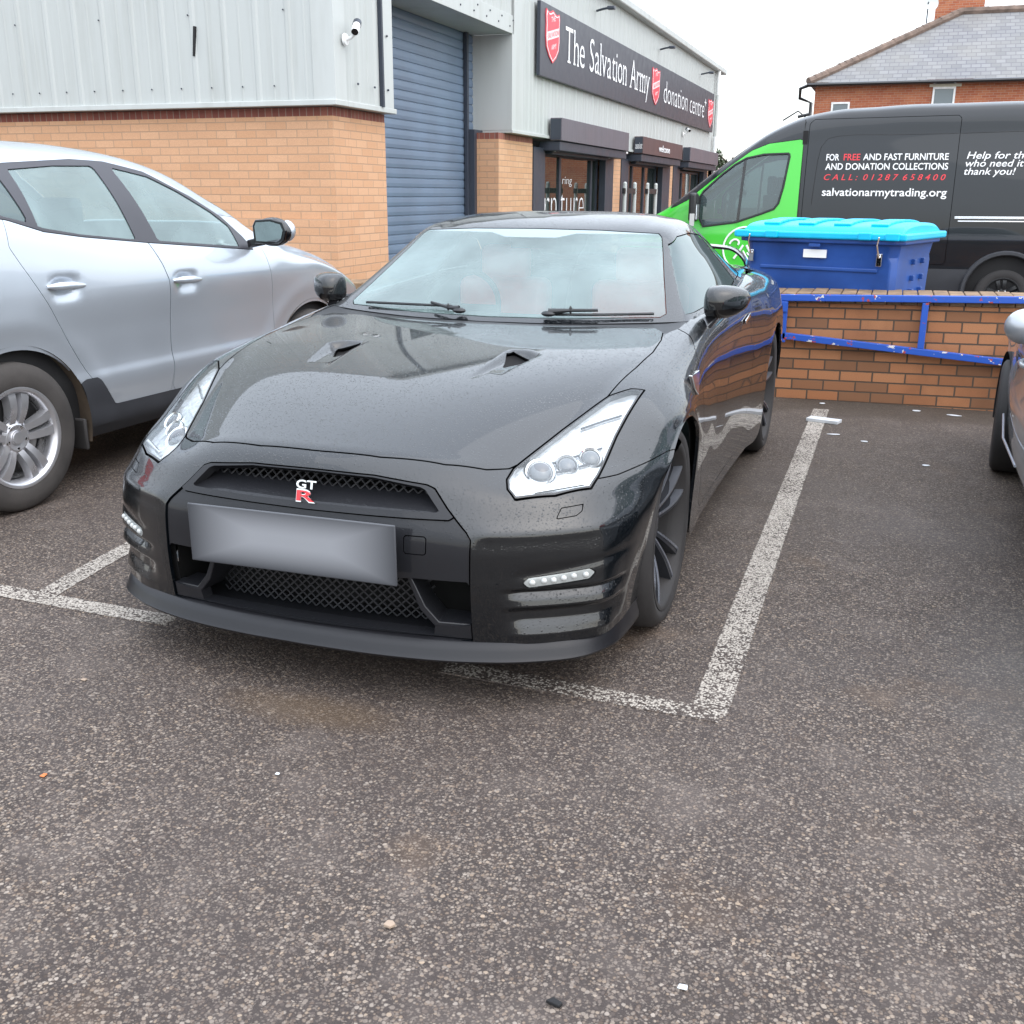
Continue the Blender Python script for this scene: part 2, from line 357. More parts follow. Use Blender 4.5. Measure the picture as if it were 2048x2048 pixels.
    def build(s,name,mat,parent=None,smooth=40,bevel=0,bseg=2,recalc=True):
        me=bpy.data.meshes.new(name); me.from_pydata(s.v,[],s.f)
        if recalc:
            bm=bmesh.new(); bm.from_mesh(me); bmesh.ops.recalc_face_normals(bm,faces=bm.faces[:]); bm.to_mesh(me); bm.free()
        me.validate()
        o=link_mesh(name,me,mat,parent)
        if smooth:
            me.polygons.foreach_set('use_smooth',[True]*len(me.polygons)); me.set_sharp_from_angle(angle=math.radians(smooth))
        if bevel:
            b=o.modifiers.new('bevel','BEVEL'); b.width=bevel; b.segments=bseg; b.limit_method='ANGLE'; b.angle_limit=math.radians(35); b.harden_normals=False
        return o
_TC={}
def text_geo(s,shear=0.0,bold=0.0,ext=0.0):
    """outline mesh of a line of built-in-font text: verts (x,y), faces, cap-height 1 approx"""
    k=(s,shear,bold,ext)
    if k in _TC: return _TC[k]
    cu=bpy.data.curves.new('t','FONT'); cu.body=s; cu.size=1; cu.shear=shear; cu.offset=bold; cu.resolution_u=3; cu.fill_mode='BOTH' if ext else 'FRONT'; cu.extrude=ext
    o=bpy.data.objects.new('t',cu); COL.objects.link(o); dg=bpy.context.evaluated_depsgraph_get(); dg.update()
    me=bpy.data.meshes.new_from_object(o.evaluated_get(dg)); V=np.array([v.co[:] for v in me.vertices]).reshape(-1,3); F=[tuple(p.vertices) for p in me.polygons]
    bpy.data.objects.remove(o); bpy.data.curves.remove(cu); bpy.data.meshes.remove(me)
    _TC[k]=(V,F); return V,F
def text_mb(mb,s,o,u,v,w=None,h=None,cap=None,shear=0,bold=0,n=None,depth=0):
    """place text: o = lower-left, u right, v up (unit), scaled to width w and/or cap-height cap"""
    V,F=text_geo(s,shear,bold,.5 if depth else 0); o=Vector(o); n=Vector(n) if n is not None else u.cross(v) if False else Vector(u).cross(Vector(v)); u=Vector(u); v=Vector(v)
    x0,x1=V[:,0].min(),V[:,0].max(); sx=w/(x1-x0) if w else None
    sy=cap/.70 if cap else sx
    if sx is None: sx=sy
    P=[o+u*((a-x0)*sx)+v*(b*sy)+n*(c+.5)*depth for a,b,c in V]
    mb.add(P,F)
    return (x1-x0)*sx
# ---------------------------------------------------------------- smooth surface sheets with exact outline cuts
MAT['coping_brick']=simple('mossy_coping_brick',(.20,.13,.075),.9,var=.45,scale=9,bump=.4,bscale=60)
MAT['dark_brown']=simple('muddy_arch_liner',(.05,.036,.024),.9,var=.5)
MAT['net']=simple('grille_net_plastic',(.022,.023,.026),.35)
MAT['void']=simple('grille_void',(.002,.002,.002),.9)
MAT['splitter_black']=simple('splitter_black',(.010,.010,.012),.34,spec=.35)
def herm(P,n,axis):
    """non-uniform catmull-rom refine along axis; n = number of output samples"""
    P=np.moveaxis(np.asarray(P,float),axis,0); K=P.shape[0]
    d=np.linalg.norm(np.diff(P,axis=0),axis=-1); d=d.reshape(K-1,-1).mean(1); d=np.maximum(d,1e-4)**.8
    t=np.concatenate([[0],np.cumsum(d)])
    s=np.diff(P,axis=0)/d.reshape(-1,*[1]*(P.ndim-1))
    m=np.empty_like(P); m[0]=s[0]; m[-1]=s[-1]
    dd=d.reshape(-1,*[1]*(P.ndim-1))
    m[1:-1]=(s[:-1]*dd[1:]+s[1:]*dd[:-1])/(dd[1:]+dd[:-1])
    u=np.linspace(0,t[-1],n) if not isinstance(n,(list,tuple)) else np.concatenate([np.linspace(t[k],t[k+1],n[k],endpoint=False) for k in range(K-1)]+[[t[-1]]])
    i=np.clip(np.searchsorted(t,u,side='right')-1,0,K-2)
    h=d[i]; x=(u-t[i])/h
    sh=(-1,)+(1,)*(P.ndim-1); x=x.reshape(sh); h=h.reshape(sh)
    out=(2*x**3-3*x**2+1)*P[i]+(x**3-2*x**2+x)*h*m[i]+(-2*x**3+3*x**2)*P[i+1]+(x**3-x**2)*h*m[i+1]
    return np.moveaxis(out,0,axis)
RF=.385
def arch(yc,zc,R,a,x): a=math.radians(a); return (x,yc-R*math.cos(a),zc+R*math.sin(a))
def gtr_grid():
    f=lambda a,x:arch(0,.356,RF,a,x); r=lambda a,x:arch(2.78,.363,.39,a,x)
    rows=[
    [(0,-.885,.215),(.22,-.882,.215),(.40,-.868,.215),(.55,-.842,.215),(.70,-.782,.215),(.835,-.675,.215),(.866,-.57,.215),(.874,-.46,.215),f(-21.5,.876)],
    [(0,-.90,.33),(.22,-.897,.33),(.40,-.884,.33),(.55,-.855,.33),(.70,-.785,.33),(.840,-.682,.33),(.878,-.57,.33),(.889,-.46,.33),f(-4,.892)],
    [(0,-.905,.42),(.22,-.902,.42),(.40,-.888,.42),(.55,-.857,.42),(.70,-.782,.42),(.835,-.678,.42),(.885,-.56,.42),(.902,-.45,.42),f(9.6,.906)],
    [(0,-.898,.53),(.22,-.895,.53),(.40,-.880,.53),(.55,-.845,.53),(.70,-.768,.53),(.822,-.666,.535),(.888,-.54,.535),(.917,-.415,.53),f(27,.923)],
    [(0,-.872,.60),(.22,-.866,.60),(.40,-.848,.60),(.55,-.805,.60),(.70,-.715,.61),(.80,-.62,.615),(.878,-.475,.61),(.924,-.345,.60),f(39,.934)],
    [(0,-.835,.688),(.20,-.828,.683),(.39,-.808,.668),(.55,-.762,.647),(.70,-.675,.645),(.80,-.565,.655),(.882,-.42,.65),(.933,-.29,.64),f(50,.947)],
    [(0,-.795,.728),(.20,-.785,.725),(.39,-.755,.712),(.555,-.69,.685),(.70,-.60,.680),(.806,-.48,.69),(.888,-.35,.685),(.935,-.235,.675),f(58,.947)],
    [(0,-.70,.765),(.20,-.685,.763),(.40,-.65,.752),(.565,-.59,.728),(.705,-.50,.722),(.813,-.39,.735),(.895,-.28,.72),(.938,-.18,.703),f(67,.947)],
    [(0,-.50,.822),(.20,-.49,.823),(.40,-.465,.822),(.585,-.40,.797),(.72,-.345,.792),(.825,-.26,.797),(.905,-.19,.765),(.94,-.11,.733),f(77,.947)],
    [(0,-.20,.88),(.20,-.20,.886),(.39,-.20,.893),(.615,-.18,.868),(.742,-.15,.860),(.838,-.11,.845),(.914,-.07,.795),(.942,-.03,.758),f(90,.947)],
    [(0,.10,.918),(.20,.10,.923),(.40,.10,.927),(.645,.10,.914),(.763,.10,.905),(.852,.10,.876),(.92,.10,.81),(.942,.12,.755),f(112,.946)],
    [(0,.36,.945),(.20,.37,.948),(.42,.40,.95),(.675,.40,.943),(.785,.39,.937),(.866,.39,.90),(.918,.38,.79),(.936,.36,.62),f(142,.940)],
    [(0,.56,.96),(.22,.58,.961),(.45,.63,.964),(.70,.64,.965),(.80,.63,.962),(.872,.62,.92),(.912,.61,.77),(.930,.58,.52),f(200,.915)],
    [(0,.80,.97),(.22,.80,.97),(.45,.80,.97),(.70,.80,.972),(.815,.80,.975),(.877,.80,.925),(.91,.80,.76),(.925,.78,.48),(.90,.70,.20)],
    [(0,1.1,.97),(.22,1.1,.97),(.45,1.1,.97),(.70,1.1,.975),(.828,1.1,.985),(.880,1.1,.93),(.91,1.1,.76),(.925,1.1,.48),(.90,1.1,.20)],
    [(0,1.5,.97),(.22,1.5,.97),(.45,1.5,.97),(.70,1.5,.98),(.832,1.5,1.0),(.884,1.5,.94),(.912,1.5,.77),(.925,1.5,.48),(.905,1.5,.20)],
    [(0,1.9,.98),(.22,1.9,.98),(.45,1.9,.98),(.70,1.9,.99),(.832,1.9,1.02),(.890,1.9,.955),(.92,1.9,.78),(.93,1.9,.49),(.915,1.9,.20)],
    [(0,2.25,1.0),(.22,2.25,1.0),(.45,2.25,1.0),(.66,2.25,1.01),(.815,2.25,1.035),(.897,2.25,.975),(.937,2.25,.81),(.943,2.24,.55),r(-22,.935)],
    [(0,2.5,1.0),(.22,2.5,1.0),(.45,2.5,1.0),(.62,2.5,1.01),(.785,2.46,1.045),(.895,2.46,.99),(.947,2.47,.845),(.956,2.44,.66),r(28,.952)],
    [(0,2.65,1.0),(.22,2.65,1.0),(.45,2.65,1.0),(.60,2.65,1.02),(.755,2.63,1.05),(.888,2.63,.997),(.948,2.63,.86),(.958,2.62,.775),r(66,.955)],
    [(0,2.85,1.04),(.22,2.84,1.04),(.45,2.83,1.04),(.60,2.82,1.045),(.735,2.8,1.05),(.882,2.8,.997),(.947,2.8,.865),(.958,2.8,.80),r(92,.955)],
    [(0,3.1,1.06),(.22,3.09,1.06),(.43,3.06,1.055),(.58,3.03,1.05),(.715,3.0,1.045),(.875,3.0,.987),(.942,3.0,.86),(.955,3.0,.765),r(122,.954)],
    [(0,3.35,1.05),(.22,3.33,1.05),(.43,3.30,1.045),(.56,3.26,1.04),(.69,3.22,1.035),(.862,3.22,.97),(.928,3.22,.81),(.945,3.22,.58),r(165,.945)],
    [(0,3.58,1.03),(.22,3.56,1.03),(.40,3.52,1.025),(.53,3.47,1.02),(.65,3.42,1.015),(.83,3.41,.945),(.90,3.41,.74),(.915,3.38,.48),(.89,3.28,.22)],
    ]
    return np.array(rows)
def gh_grid():
    rows=[
    [(0,.575,.957),(.35,.605,.960),(.62,.685,.966),(.755,.745,.970),(.80,.77,.972),(.818,.79,.972)],
    [(0,.80,1.083),(.33,.83,1.083),(.58,.915,1.088),(.700,.965,1.088),(.765,.995,1.045),(.832,1.03,.975)],
    [(0,1.03,1.207),(.31,1.06,1.207),(.53,1.125,1.205),(.645,1.165,1.198),(.735,1.2,1.11),(.836,1.25,.985)],
    [(0,1.24,1.312),(.29,1.26,1.310),(.48,1.30,1.303),(.598,1.335,1.288),(.71,1.4,1.16),(.840,1.45,.995)],
    [(0,1.5,1.362),(.28,1.505,1.358),(.47,1.52,1.345),(.588,1.54,1.315),(.708,1.6,1.175),(.840,1.65,1.005)],
    [(0,1.8,1.374),(.27,1.8,1.370),(.46,1.8,1.353),(.578,1.8,1.318),(.70,1.83,1.18),(.838,1.85,1.015)],
    [(0,2.15,1.347),(.26,2.15,1.342),(.44,2.15,1.322),(.56,2.14,1.283),(.685,2.12,1.17),(.826,2.08,1.028)],
    [(0,2.5,1.277),(.24,2.5,1.272),(.42,2.49,1.248),(.54,2.46,1.205),(.665,2.4,1.13),(.806,2.3,1.038)],
    [(0,2.85,1.175),(.23,2.85,1.17),(.40,2.82,1.152),(.53,2.75,1.125),(.655,2.66,1.09),(.785,2.5,1.045)],
    [(0,3.12,1.062),(.22,3.11,1.062),(.40,3.08,1.06),(.55,3.02,1.056),(.67,2.92,1.053),(.755,2.72,1.05)],
    ]
    return np.array(rows)
def dense(G,nr,nc): return herm(herm(G,nr,0),nc,1)
def sd_poly(P,poly,r=0.0):
    """signed distance of points P (N,2) to polygon (negative inside); r rounds the corners outwards"""
    P=np.asarray(P,float); poly=np.asarray(poly,float); n=len(poly)
    d=np.full(len(P),1e18); s=np.ones(len(P))
    for i in range(n):
        a=poly[i]; b=poly[i-1]; e=b-a; w=P-a
        t=np.clip((w@e)/(e@e+1e-18),0,1); q=w-t[:,None]*e; d=np.minimum(d,(q**2).sum(1))
        c1=P[:,1]>=a[1]; c2=P[:,1]<b[1]; c3=e[0]*w[:,1]>e[1]*w[:,0]
        fl=(c1&c2&c3)|(~c1&~c2&~c3); s=np.where(fl,-s,s)
    return s*np.sqrt(d)-r
class Surf:
    def __init__(s,V,N,F): s.V=V; s.N=N; s.F=F
    @staticmethod
    def grid(G,flip=False):
        r,c=G.shape[:2]; du=np.gradient(G,axis=0); dv=np.gradient(G,axis=1); N=np.cross(du,dv); L=np.linalg.norm(N,axis=-1,keepdims=True); N=N/np.maximum(L,1e-12)
        if flip: N=-N
        idx=np.arange(r*c).reshape(r,c); a=idx[:-1,:-1].ravel(); b=idx[:-1,1:].ravel(); d=idx[1:,:-1].ravel(); e=idx[1:,1:].ravel()
        F=np.concatenate([np.stack([a,d,b],1),np.stack([b,d,e],1)]) if not flip else np.concatenate([np.stack([a,b,d],1),np.stack([b,e,d],1)])
        V=G.reshape(-1,3); A=V[F]; ar=np.linalg.norm(np.cross(A[:,1]-A[:,0],A[:,2]-A[:,0]),axis=1)
        return Surf(V.copy(),N.reshape(-1,3).copy(),F[ar>1e-10])
    def cut(s,f):
        """split by scalar per vertex -> (inside f<0, outside)"""
        f=np.where(np.abs(f)<1e-6,1e-6,f); sg=f[s.F]<0; k=sg.sum(1)
        ins=s.F[k==3]; out=s.F[k==0]; mid=s.F[(k>0)&(k<3)]
        V=list(s.V); N=list(s.N); E={}; I=[]; O=[]
        def ev(a,b):
            key=(a,b) if a<b else (b,a)
            if key not in E:
                t=f[a]/(f[a]-f[b]); V.append(s.V[a]*(1-t)+s.V[b]*t); n=s.N[a]*(1-t)+s.N[b]*t; N.append(n/(np.linalg.norm(n)+1e-12)); E[key]=len(V)-1
            return E[key]
        for a,b,c in mid:
            t=[a,b,c]; neg=[f[x]<0 for x in t]
            lone=neg.index(True) if sum(neg)==1 else neg.index(False)
            p,q,r=t[lone],t[(lone+1)%3],t[(lone+2)%3]; pq=ev(p,q); pr=ev(p,r)
            A=[(p,pq,pr)]; B=[(pq,q,r),(pq,r,pr)]
            if sum(neg)==1: I+=A; O+=B
            else: O+=A; I+=B
        V=np.array(V); N=np.array(N)
        mk=lambda F,L: Surf(V,N,np.concatenate([F,np.array(L,int).reshape(-1,3)])) 
        return mk(ins,I).clean(),mk(out,O).clean()
    def clean(s):
        u,inv=np.unique(s.F.ravel(),return_inverse=True)
        return Surf(s.V[u],s.N[u],inv.reshape(-1,3)) if len(s.F) else Surf(np.zeros((0,3)),np.zeros((0,3)),np.zeros((0,3),int))
    def inside(s,f): return s.cut(f)[0]
    def outside(s,f): return s.cut(f)[1]
    def split(s,f,gap=0.002):
        return s.cut(f+gap)[0], s.cut(f-gap)[1]
    def mirror(s): return Surf(s.V*[-1,1,1],s.N*[-1,1,1],s.F[:,::-1])
    def both(s):
        m=s.mirror(); return Surf(np.concatenate([s.V,m.V]),np.concatenate([s.N,m.N]),np.concatenate([s.F,m.F+len(s.V)]))
    def off(s,d): return Surf(s.V+s.N*d,s.N,s.F)
    def join(s,o): return Surf(np.concatenate([s.V,o.V]),np.concatenate([s.N,o.N]),np.concatenate([s.F,o.F+len(s.V)]))
    def faces(s,mask):
        return Surf(s.V,s.N,s.F[mask]).clean()
    def cen(s): return s.V[s.F].mean(1)
    def obj(s,name,mat,parent=None,flange=.012):
        V,N,F=s.V,s.N,s.F
        # weld coincident verts (mirror seam)
        key=np.round(V/2e-5).astype(np.int64); u,first,inv=np.unique(key,axis=0,return_index=True,return_inverse=True); inv=inv.reshape(-1)
        V=V[first]; Nn=np.zeros_like(V); np.add.at(Nn,inv,N); N=Nn/np.maximum(np.linalg.norm(Nn,axis=1,keepdims=True),1e-12); F=inv[F]
        F=F[(F[:,0]!=F[:,1])&(F[:,1]!=F[:,2])&(F[:,0]!=F[:,2])]
        faces=[tuple(int(x) for x in f) for f in F]; n0=len(V)
        if flange:
            ed={}
            for a,b,c in F:
                for e in ((a,b),(b,c),(c,a)): ed[e]=1
            bd=[e for e in ed if (e[1],e[0]) not in ed]
            mp={}; VV=[]
            def g(i,k):
                if (i,k) not in mp:
                    mp[(i,k)]=n0+len(VV); VV.append(V[i]-N[i]*(flange if k else 0))
                return mp[(i,k)]
            ff=[(int(b),int(a),g(a,1),g(b,1)) for a,b in bd]
            if VV: V=np.concatenate([V,np.array(VV)])
            faces=faces+ff
        me=bpy.data.meshes.new(name); me.from_pydata(V.tolist(),[],faces)
        me.polygons.foreach_set('use_smooth',[True]*len(me.polygons))
        nn=len(faces)-(len(ff) if flange else 0)
        if flange and ff:
            sm=[True]*nn+[False]*len(ff); me.polygons.foreach_set('use_smooth',sm)
        # custom normals per loop
        ln=np.zeros((len(me.loops),3)); li=0
        vi=np.zeros(len(me.loops),int); me.loops.foreach_get('vertex_index',vi)
        ok=vi<n0; ln[ok]=N[vi[ok]]
        tot=nn*3
        ln[tot:]=0
        me.normals_split_custom_set(ln.tolist())
        return link_mesh(name,me,mat,parent)
# ---------------------------------------------------------------- ground
gm=MB(); gm.box(-90,90,-60,120,-.5,0); ground=gm.build('car_park_ground','asphalt',None,0); tag(ground,'brown grey worn asphalt of the car park with pale chippings',None,None,'structure')
def line_sheet(name,pts,wid,mat,z=.004,n=40,rag=.35):
    """painted strip along pts with an 'edge' attribute falling to 0 at its rim"""
    P=herm(np.array([(a,b,0) for a,b in pts],float),n,0); G=[];E=[]
    cols=[-1.03,-1,-.82,-.4,0,.4,.82,1,1.03]
    for i in range(n):
        d=P[min(i+1,n-1)]-P[max(i-1,0)]; d/=np.linalg.norm(d); s=np.array([d[1],-d[0],0]); e=min(1,min(i,n-1-i)/1.5)
        for c in cols: G.append(P[i]+s*c*wid/2+np.array([0,0,z if abs(c)<=1 and 0<i<n-1 else -.002])); E.append(min(e,0.05 if abs(c)>=1 else 1))
    me=bpy.data.meshes.new(name); k=len(cols)
    me.from_pydata([tuple(q) for q in G],[],[(i*k+j,i*k+j+1,(i+1)*k+j+1,(i+1)*k+j) for i in range(n-1) for j in range(k-1)])
    a=me.attributes.new('edge','FLOAT','POINT'); a.data.foreach_set('value',E)
    o=link_mesh(name,me,mat,ground); return o
line_sheet('bay_line',[(1.166,-.66),(1.162,.4),(1.163,1.6),(1.165,3.0),(1.168,4.22)],.112,'line',.002,120)
line_sheet('bay_line',[(1.215,-.640),(.95,-.634),(.62,-.622),(.30,-.61)],.090,'line_faint',.003,40)
line_sheet('bay_line',[(-1.33,-.62),(-1.40,-.1),(-1.44,.5),(-1.46,1.6),(-1.47,4.2)],.10,'line',.002,80)
line_sheet('bay_line',[(-3.2,-.55),(-2.2,-.565),(-1.5,-.585),(-1.1,-.60),(-.72,-.605)],.095,'line',.003,70)
def sstep(a,b,x): t=np.clip((x-a)/(b-a),0,1); return t*t*(3-2*t)
# ---------------------------------------------------------------- wheels
def make_wheel(parent,loc,side,R,rim,width,style,mats,name='wheel',steer=0):
    """side=+1: outer face towards +x"""
    w=empty(name,loc); w.parent=parent; w.rotation_euler=(0,0,steer)
    tyre,alloy,edge=mats; h=width/2; sw=R-rim
    prof=[(-h*.8,rim-.012),(-h*.98,rim+.01),(-h,rim+sw*.45),(-h*.93,R-.022),(-h*.78,R-.004),(-h*.4,R),(0,R),(h*.4,R),(h*.78,R-.004),(h*.93,R-.022),(h*1.0,rim+sw*.5),(h*.985,rim+sw*.3),(h*.97,rim+.012),(h*.9,rim-.002),(h*.8,rim-.012)]
    MB().lathe(prof,'x',64,sgn=side).build('tyre',tyre,w,50)
    b=MB(); b.lathe([(h*.86,rim+.004),(h*.97,rim+.006),(h*.985,rim-.004),(h*.93,rim-.016),(h*.55,rim-.03),(-h*.8,rim-.035),(-h*.8,rim-.045),(h*.5,rim-.04)],'x',64,sgn=side)
    rm=b.build('rim','rubber' if style=='ten' else alloy,w,50)
    sp=MB(); ns=10 if style=='ten' else 5
    hubx=h*.42 if style=='ten' else h*.62
    def spoke(ang,off,w0,w1,x0,x1,dx,t0,t1,twist=0):
        # sections along the radius
        rs=np.linspace(.055,rim-.012,7); P=[]
        for i,r in enumerate(rs):
            k=i/6; ww=(w0*(1-k)+w1*k)/2; ax=x0+(x1-x0)*k+dx*math.sin(math.pi*k); th=t0*(1-k)+t1*k; o=off*(.55+.45*k)+twist*k*k
            for du,da in ((-ww,-th),(ww,-th),(ww*.72,0),(-ww*.72,0)):
                t=o+du; y=r*math.cos(ang)-t*math.sin(ang); z=r*math.sin(ang)+t*math.cos(ang); P.append((side*(ax+da),y,z))
        F=[]
        for i in range(6):
            for k in range(4): k2=(k+1)%4; F.append((i*4+k,i*4+k2,(i+1)*4+k2,(i+1)*4+k))
        F+=[(3,2,1,0),tuple(24+k for k in range(4))]; return P,F
    if style=='ten':
        sp2=MB()
        for k in range(10):
            a=2*math.pi*(k//2)/5+(.21 if k%2 else -.21)+.35
            P,F=spoke(a,0.0,.028,.034,h*.40,h*.86,.012,.03,.05,.015); sp.add(P,F)
            P,F=spoke(a,0.009,.010,.014,h*.41+.002,h*.87+.002,.012,.02,.03,.015); sp2.add(P,F)
        sp.build('spoke_set',alloy,w,30); sp2.build('spoke_edge',edge,w,30)
    else:
        for k in range(5):
            a=2*math.pi*k/5+math.pi/2+.12
            for sgn in (-1,1):
                P,F=spoke(a,sgn*.040,.040,.062,h*.66,h*.80,.018,.035,.045); sp.add(P,F)
        sp.build('spoke_set',alloy,w,30)
    hb=MB(); hb.lathe([(hubx-.03,.001),(hubx-.03,.085),(hubx+.0,.082),(hubx+.012,.06),(hubx+.006,.036),(hubx+.012,.033),(hubx+.014,.001)],'x',32,sgn=side)
    hb.build('hub',alloy,w,35)
    for k in range(5):
        nb=MB(); a=2*math.pi*(k+.5)/5+math.pi/2; nb.lathe([(hubx-.01,.001),(hubx-.01,.012),(hubx+.010,.011),(hubx+.012,.001)],'x',10,c=(0,.057*math.cos(a),.057*math.sin(a)),sgn=side); nb.build('wheel_nut','chrome' if style!='ten' else 'gloss_black',w,35)
    cb=MB(); cb.lathe([(hubx+.010,.030),(hubx+.017,.027),(hubx+.019,.001)],'x',24,sgn=side); cb.build('centre_cap','dark_alloy' if style=='ten' else 'alloy',w,35)
    MB().lathe([(-.01,.06),(-.01,rim*.78),(.012,rim*.78),(.012,.06)],'x',48,sgn=side).build('brake_disc','disc',w,40)
    MB().lathe([(-h*.6,.02),(-h*.6,rim-.04)],'x',32,sgn=side).build('inner_backplate','dark',w,0)
    return w
def wheel_well(mb,x,yc,zc,R,wid,side):
    A=np.linspace(math.radians(-14),math.radians(194),36)
    return mb.grid(np.array([[(x+side*a,yc+r*math.cos(t),zc+r*math.sin(t)) for t in A] for a,r in ((0,R),(-wid,R),(-wid,.02))]))
# ---------------------------------------------------------------- black sports car
car=empty('sports_car',(0,0,0),0,'black two-door sports car with wet bonnet and blank grey number plate, parked nose out','car')
def gtr():
    cnt=[30,26,26,24,26,14,22,34,40,36,32,30,24,16,16,16,18,18,16,18,20,20,20]
    cols=[30,26,24,26,24,20,22,22]
    B=herm(herm(gtr_grid(),cnt,0),cols,1)
    BP=[(-.05,-.80),(.20,-.788),(.39,-.757),(.50,-.712),(.555,-.672),(.643,-.443),(.727,-.222),(.758,.028),(.772,.223),(.764,.402),(.745,.52),(.70,.585),(-.05,.585)]
    fx,fy,fz=B[...,0].ravel(),B[...,1].ravel(),B[...,2].ravel(); sdb=sd_poly(np.stack([fx,fy],1),BP); sdb=np.where(fz>.66,sdb,1.)
    tm=[(i,j) for i in (0,2,4) for j in range(6) if i+j<=6]; A=lambda X,Y: np.stack([X**i*Y**j for i,j in tm],1)
    sel=sdb<.0; co_=np.linalg.lstsq(A(fx[sel],fy[sel]),fz[sel],rcond=None)[0]; wz=sstep(.012,-.05,sdb); wz=np.where(fx<.03,np.where(sdb<0.06,sstep(-.80,-.74,fy)*sstep(.585,.54,fy),0),wz)
    fz2=np.where(sdb<.06,fz*(1-wz)+(A(fx,fy)@co_)*wz,fz); print('bonnet fit',np.abs(A(fx[sel],fy[sel])@co_-fz[sel]).max())
    B[...,2]=fz2.reshape(B.shape[:2])
    du=np.gradient(B,axis=0); dv=np.gradient(B,axis=1); N=-np.cross(du,dv); N/=np.maximum(np.linalg.norm(N,axis=-1,keepdims=True),1e-12)
    x,y,z=B[...,0],B[...,1],B[...,2]
    front=(y<-.38)
    # lower corner scoops
    mx=sstep(.575,.66,x)*(1-sstep(-.66,-.52,y))*front
    d=np.interp(z,[.225,.242,.262,.285,.312,.328,.350,.372,.385],[0,.001,-.006,-.016,-.019,.001,-.004,-.016,0])
    d=d*mx
    # eyebrow above the day lamp
    d+=-.003*np.exp(-((z-.437-(x-.74)*.14)/.014)**2)*sstep(.60,.67,x)*(1-sstep(.86,.92,x))*front
    # bumper crease lip
    d+=.006*np.exp(-((z-.545)/.02)**2)*sstep(.49,.56,x)*(1-sstep(.80,.88,x))*front
    # bonnet: shallow centre, power bulges, ducts
    top=(z>.66)&(y<.6)
    ridge=np.exp(-((x-.40-.02*(y+.2))/.11)**2)*sstep(-.62,-.28,y)*(1-sstep(.35,.56,y))*top
    d+=.0*ridge
    ductp=[(.262,-.30),(.31,-.205),(.362,-.215),(.41,.03),(.35,.10),(.29,.085),(.285,-.05)]
    sd=sd_poly(np.stack([x.ravel(),y.ravel()],1),ductp).reshape(x.shape)
    k=np.clip((y+.30)/.36,0,1)
    d+=-.030*sstep(.006,-.022,sd)*k*top*(1-sstep(.02,.09,y))
    B=B+N*d[...,None]
    S=Surf.grid(B,flip=True)
    def fn(cond,poly,axes,r=0,big=1.0):
        def f(s):
            V=s.V; g=sd_poly(V[:,axes],poly,r); return np.where(cond(V),g,big)
        return f
    inner=Surf.grid(B[:, :],flip=True)
    c=inner.cen(); nf=c[:,1]
    inner=inner.faces(~((c[:,1]>.55)&(c[:,1]<2.9)&(c[:,2]>.93)&(c[:,0]<.86))).off(-.036)
    INNER=inner
    nose=lambda V:(V[:,1]<-.60)
    P_open=[(-.05,.684),(.20,.680),(.36,.664),(.385,.655),(.431,.606),(.494,.548),(.508,.528),(.509,.262),(.509,.222),(-.05,.222)]
    f_open=fn(nose,P_open,[0,2])
    cI=INNER.cen(); INNER.faces(~((cI[:,1]<-.55)&(sd_poly(cI[:,[0,2]],P_open)<0))).both().obj('inner_shell','dark',car,0)
    ctr,body=S.split(f_open(S),.0022)
    HL=[(.561,-.712),(.574,-.742),(.603,-.757),(.701,-.693),(.784,-.609),(.792,-.556),(.799,-.383),(.815,-.217),(.8235,-.122),(.784,-.143),(.729,-.221),(.643,-.441),(.565,-.665)]
    f_hl=fn(lambda V:(V[:,2]>.60)&(V[:,1]<0),HL,[0,1])
    hl,body=body.split(f_hl(body),.0028)
    DR=[(.655,.402),(.664,.411),(.81,.424),(.819,.416),(.81,.405),(.664,.393)]
    f_dr=fn(lambda V:(V[:,1]<-.55),DR,[0,2],.006)
    dr,body=body.split(f_dr(body),.0012)
    WS=[(.724,.602),(.775,.606),(.776,.590),(.765,.580),(.717,.576)]
    wash,body=body.split(fn(nose,WS,[0,2])(body),.0012)
    BON=[(-.05,-.798),(.20,-.788),(.39,-.757),(.50,-.712),(.555,-.672),(.572,-.645),(.643,-.443),(.727,-.222),(.758,.028),(.772,.223),(.764,.402),(.745,.52),(.70,.585),(.45,.55),(.22,.505),(-.05,.49)]
    f_bon=fn(lambda V:(V[:,2]>.655),BON,[0,1])
    bon,body=body.split(f_bon(body),.0024)
    hole=[(.325,-.105),(.287,.04),(.302,.072),(.385,.036),(.372,.0)]
    hp,bon=bon.cut(sd_poly(bon.V[:,:2],hole))
    fr=[(.305,-.197),(.361,-.214),(.408,.055),(.352,.107),(.276,.09),(.288,-.057)]
    fsd=sd_poly(bon.V[:,:2],fr); frm,bon=bon.cut(fsd)
    bon.both().obj('bonnet','black_paint',car)
    for s,h in ((1,(frm,hp)),(-1,(frm.mirror(),hp.mirror()))):
        v=h[0].off(.0012).obj('bonnet_vent','black_paint',car,.008); h[1].off(-.016).obj('vent_opening','dark',v,0)
    cw,body=body.cut(np.where((body.V[:,1]>.3)&(body.V[:,2]>.93),sd_poly(body.V[:,:2],[(-.05,.40),(.72,.45),(.762,.50),(.79,.60),(.80,.83),(-.05,.83)]),1))
    cw.both().off(-.006).obj('cowl_panel','plastic',car,0)
    c=body.cen(); body=body.faces(~((c[:,1]>.7)&(c[:,1]<2.86)&(c[:,2]>.94)&(c[:,0]<.80)))
    # seam bumper / wing
    V=body.V; fb=np.where((V[:,1]<-.15),np.where((V[:,0]<.62)&(V[:,1]<-.45),-1,V[:,2]-(.660+.02*np.clip((V[:,1]+.5)/.25,0,1))),1)
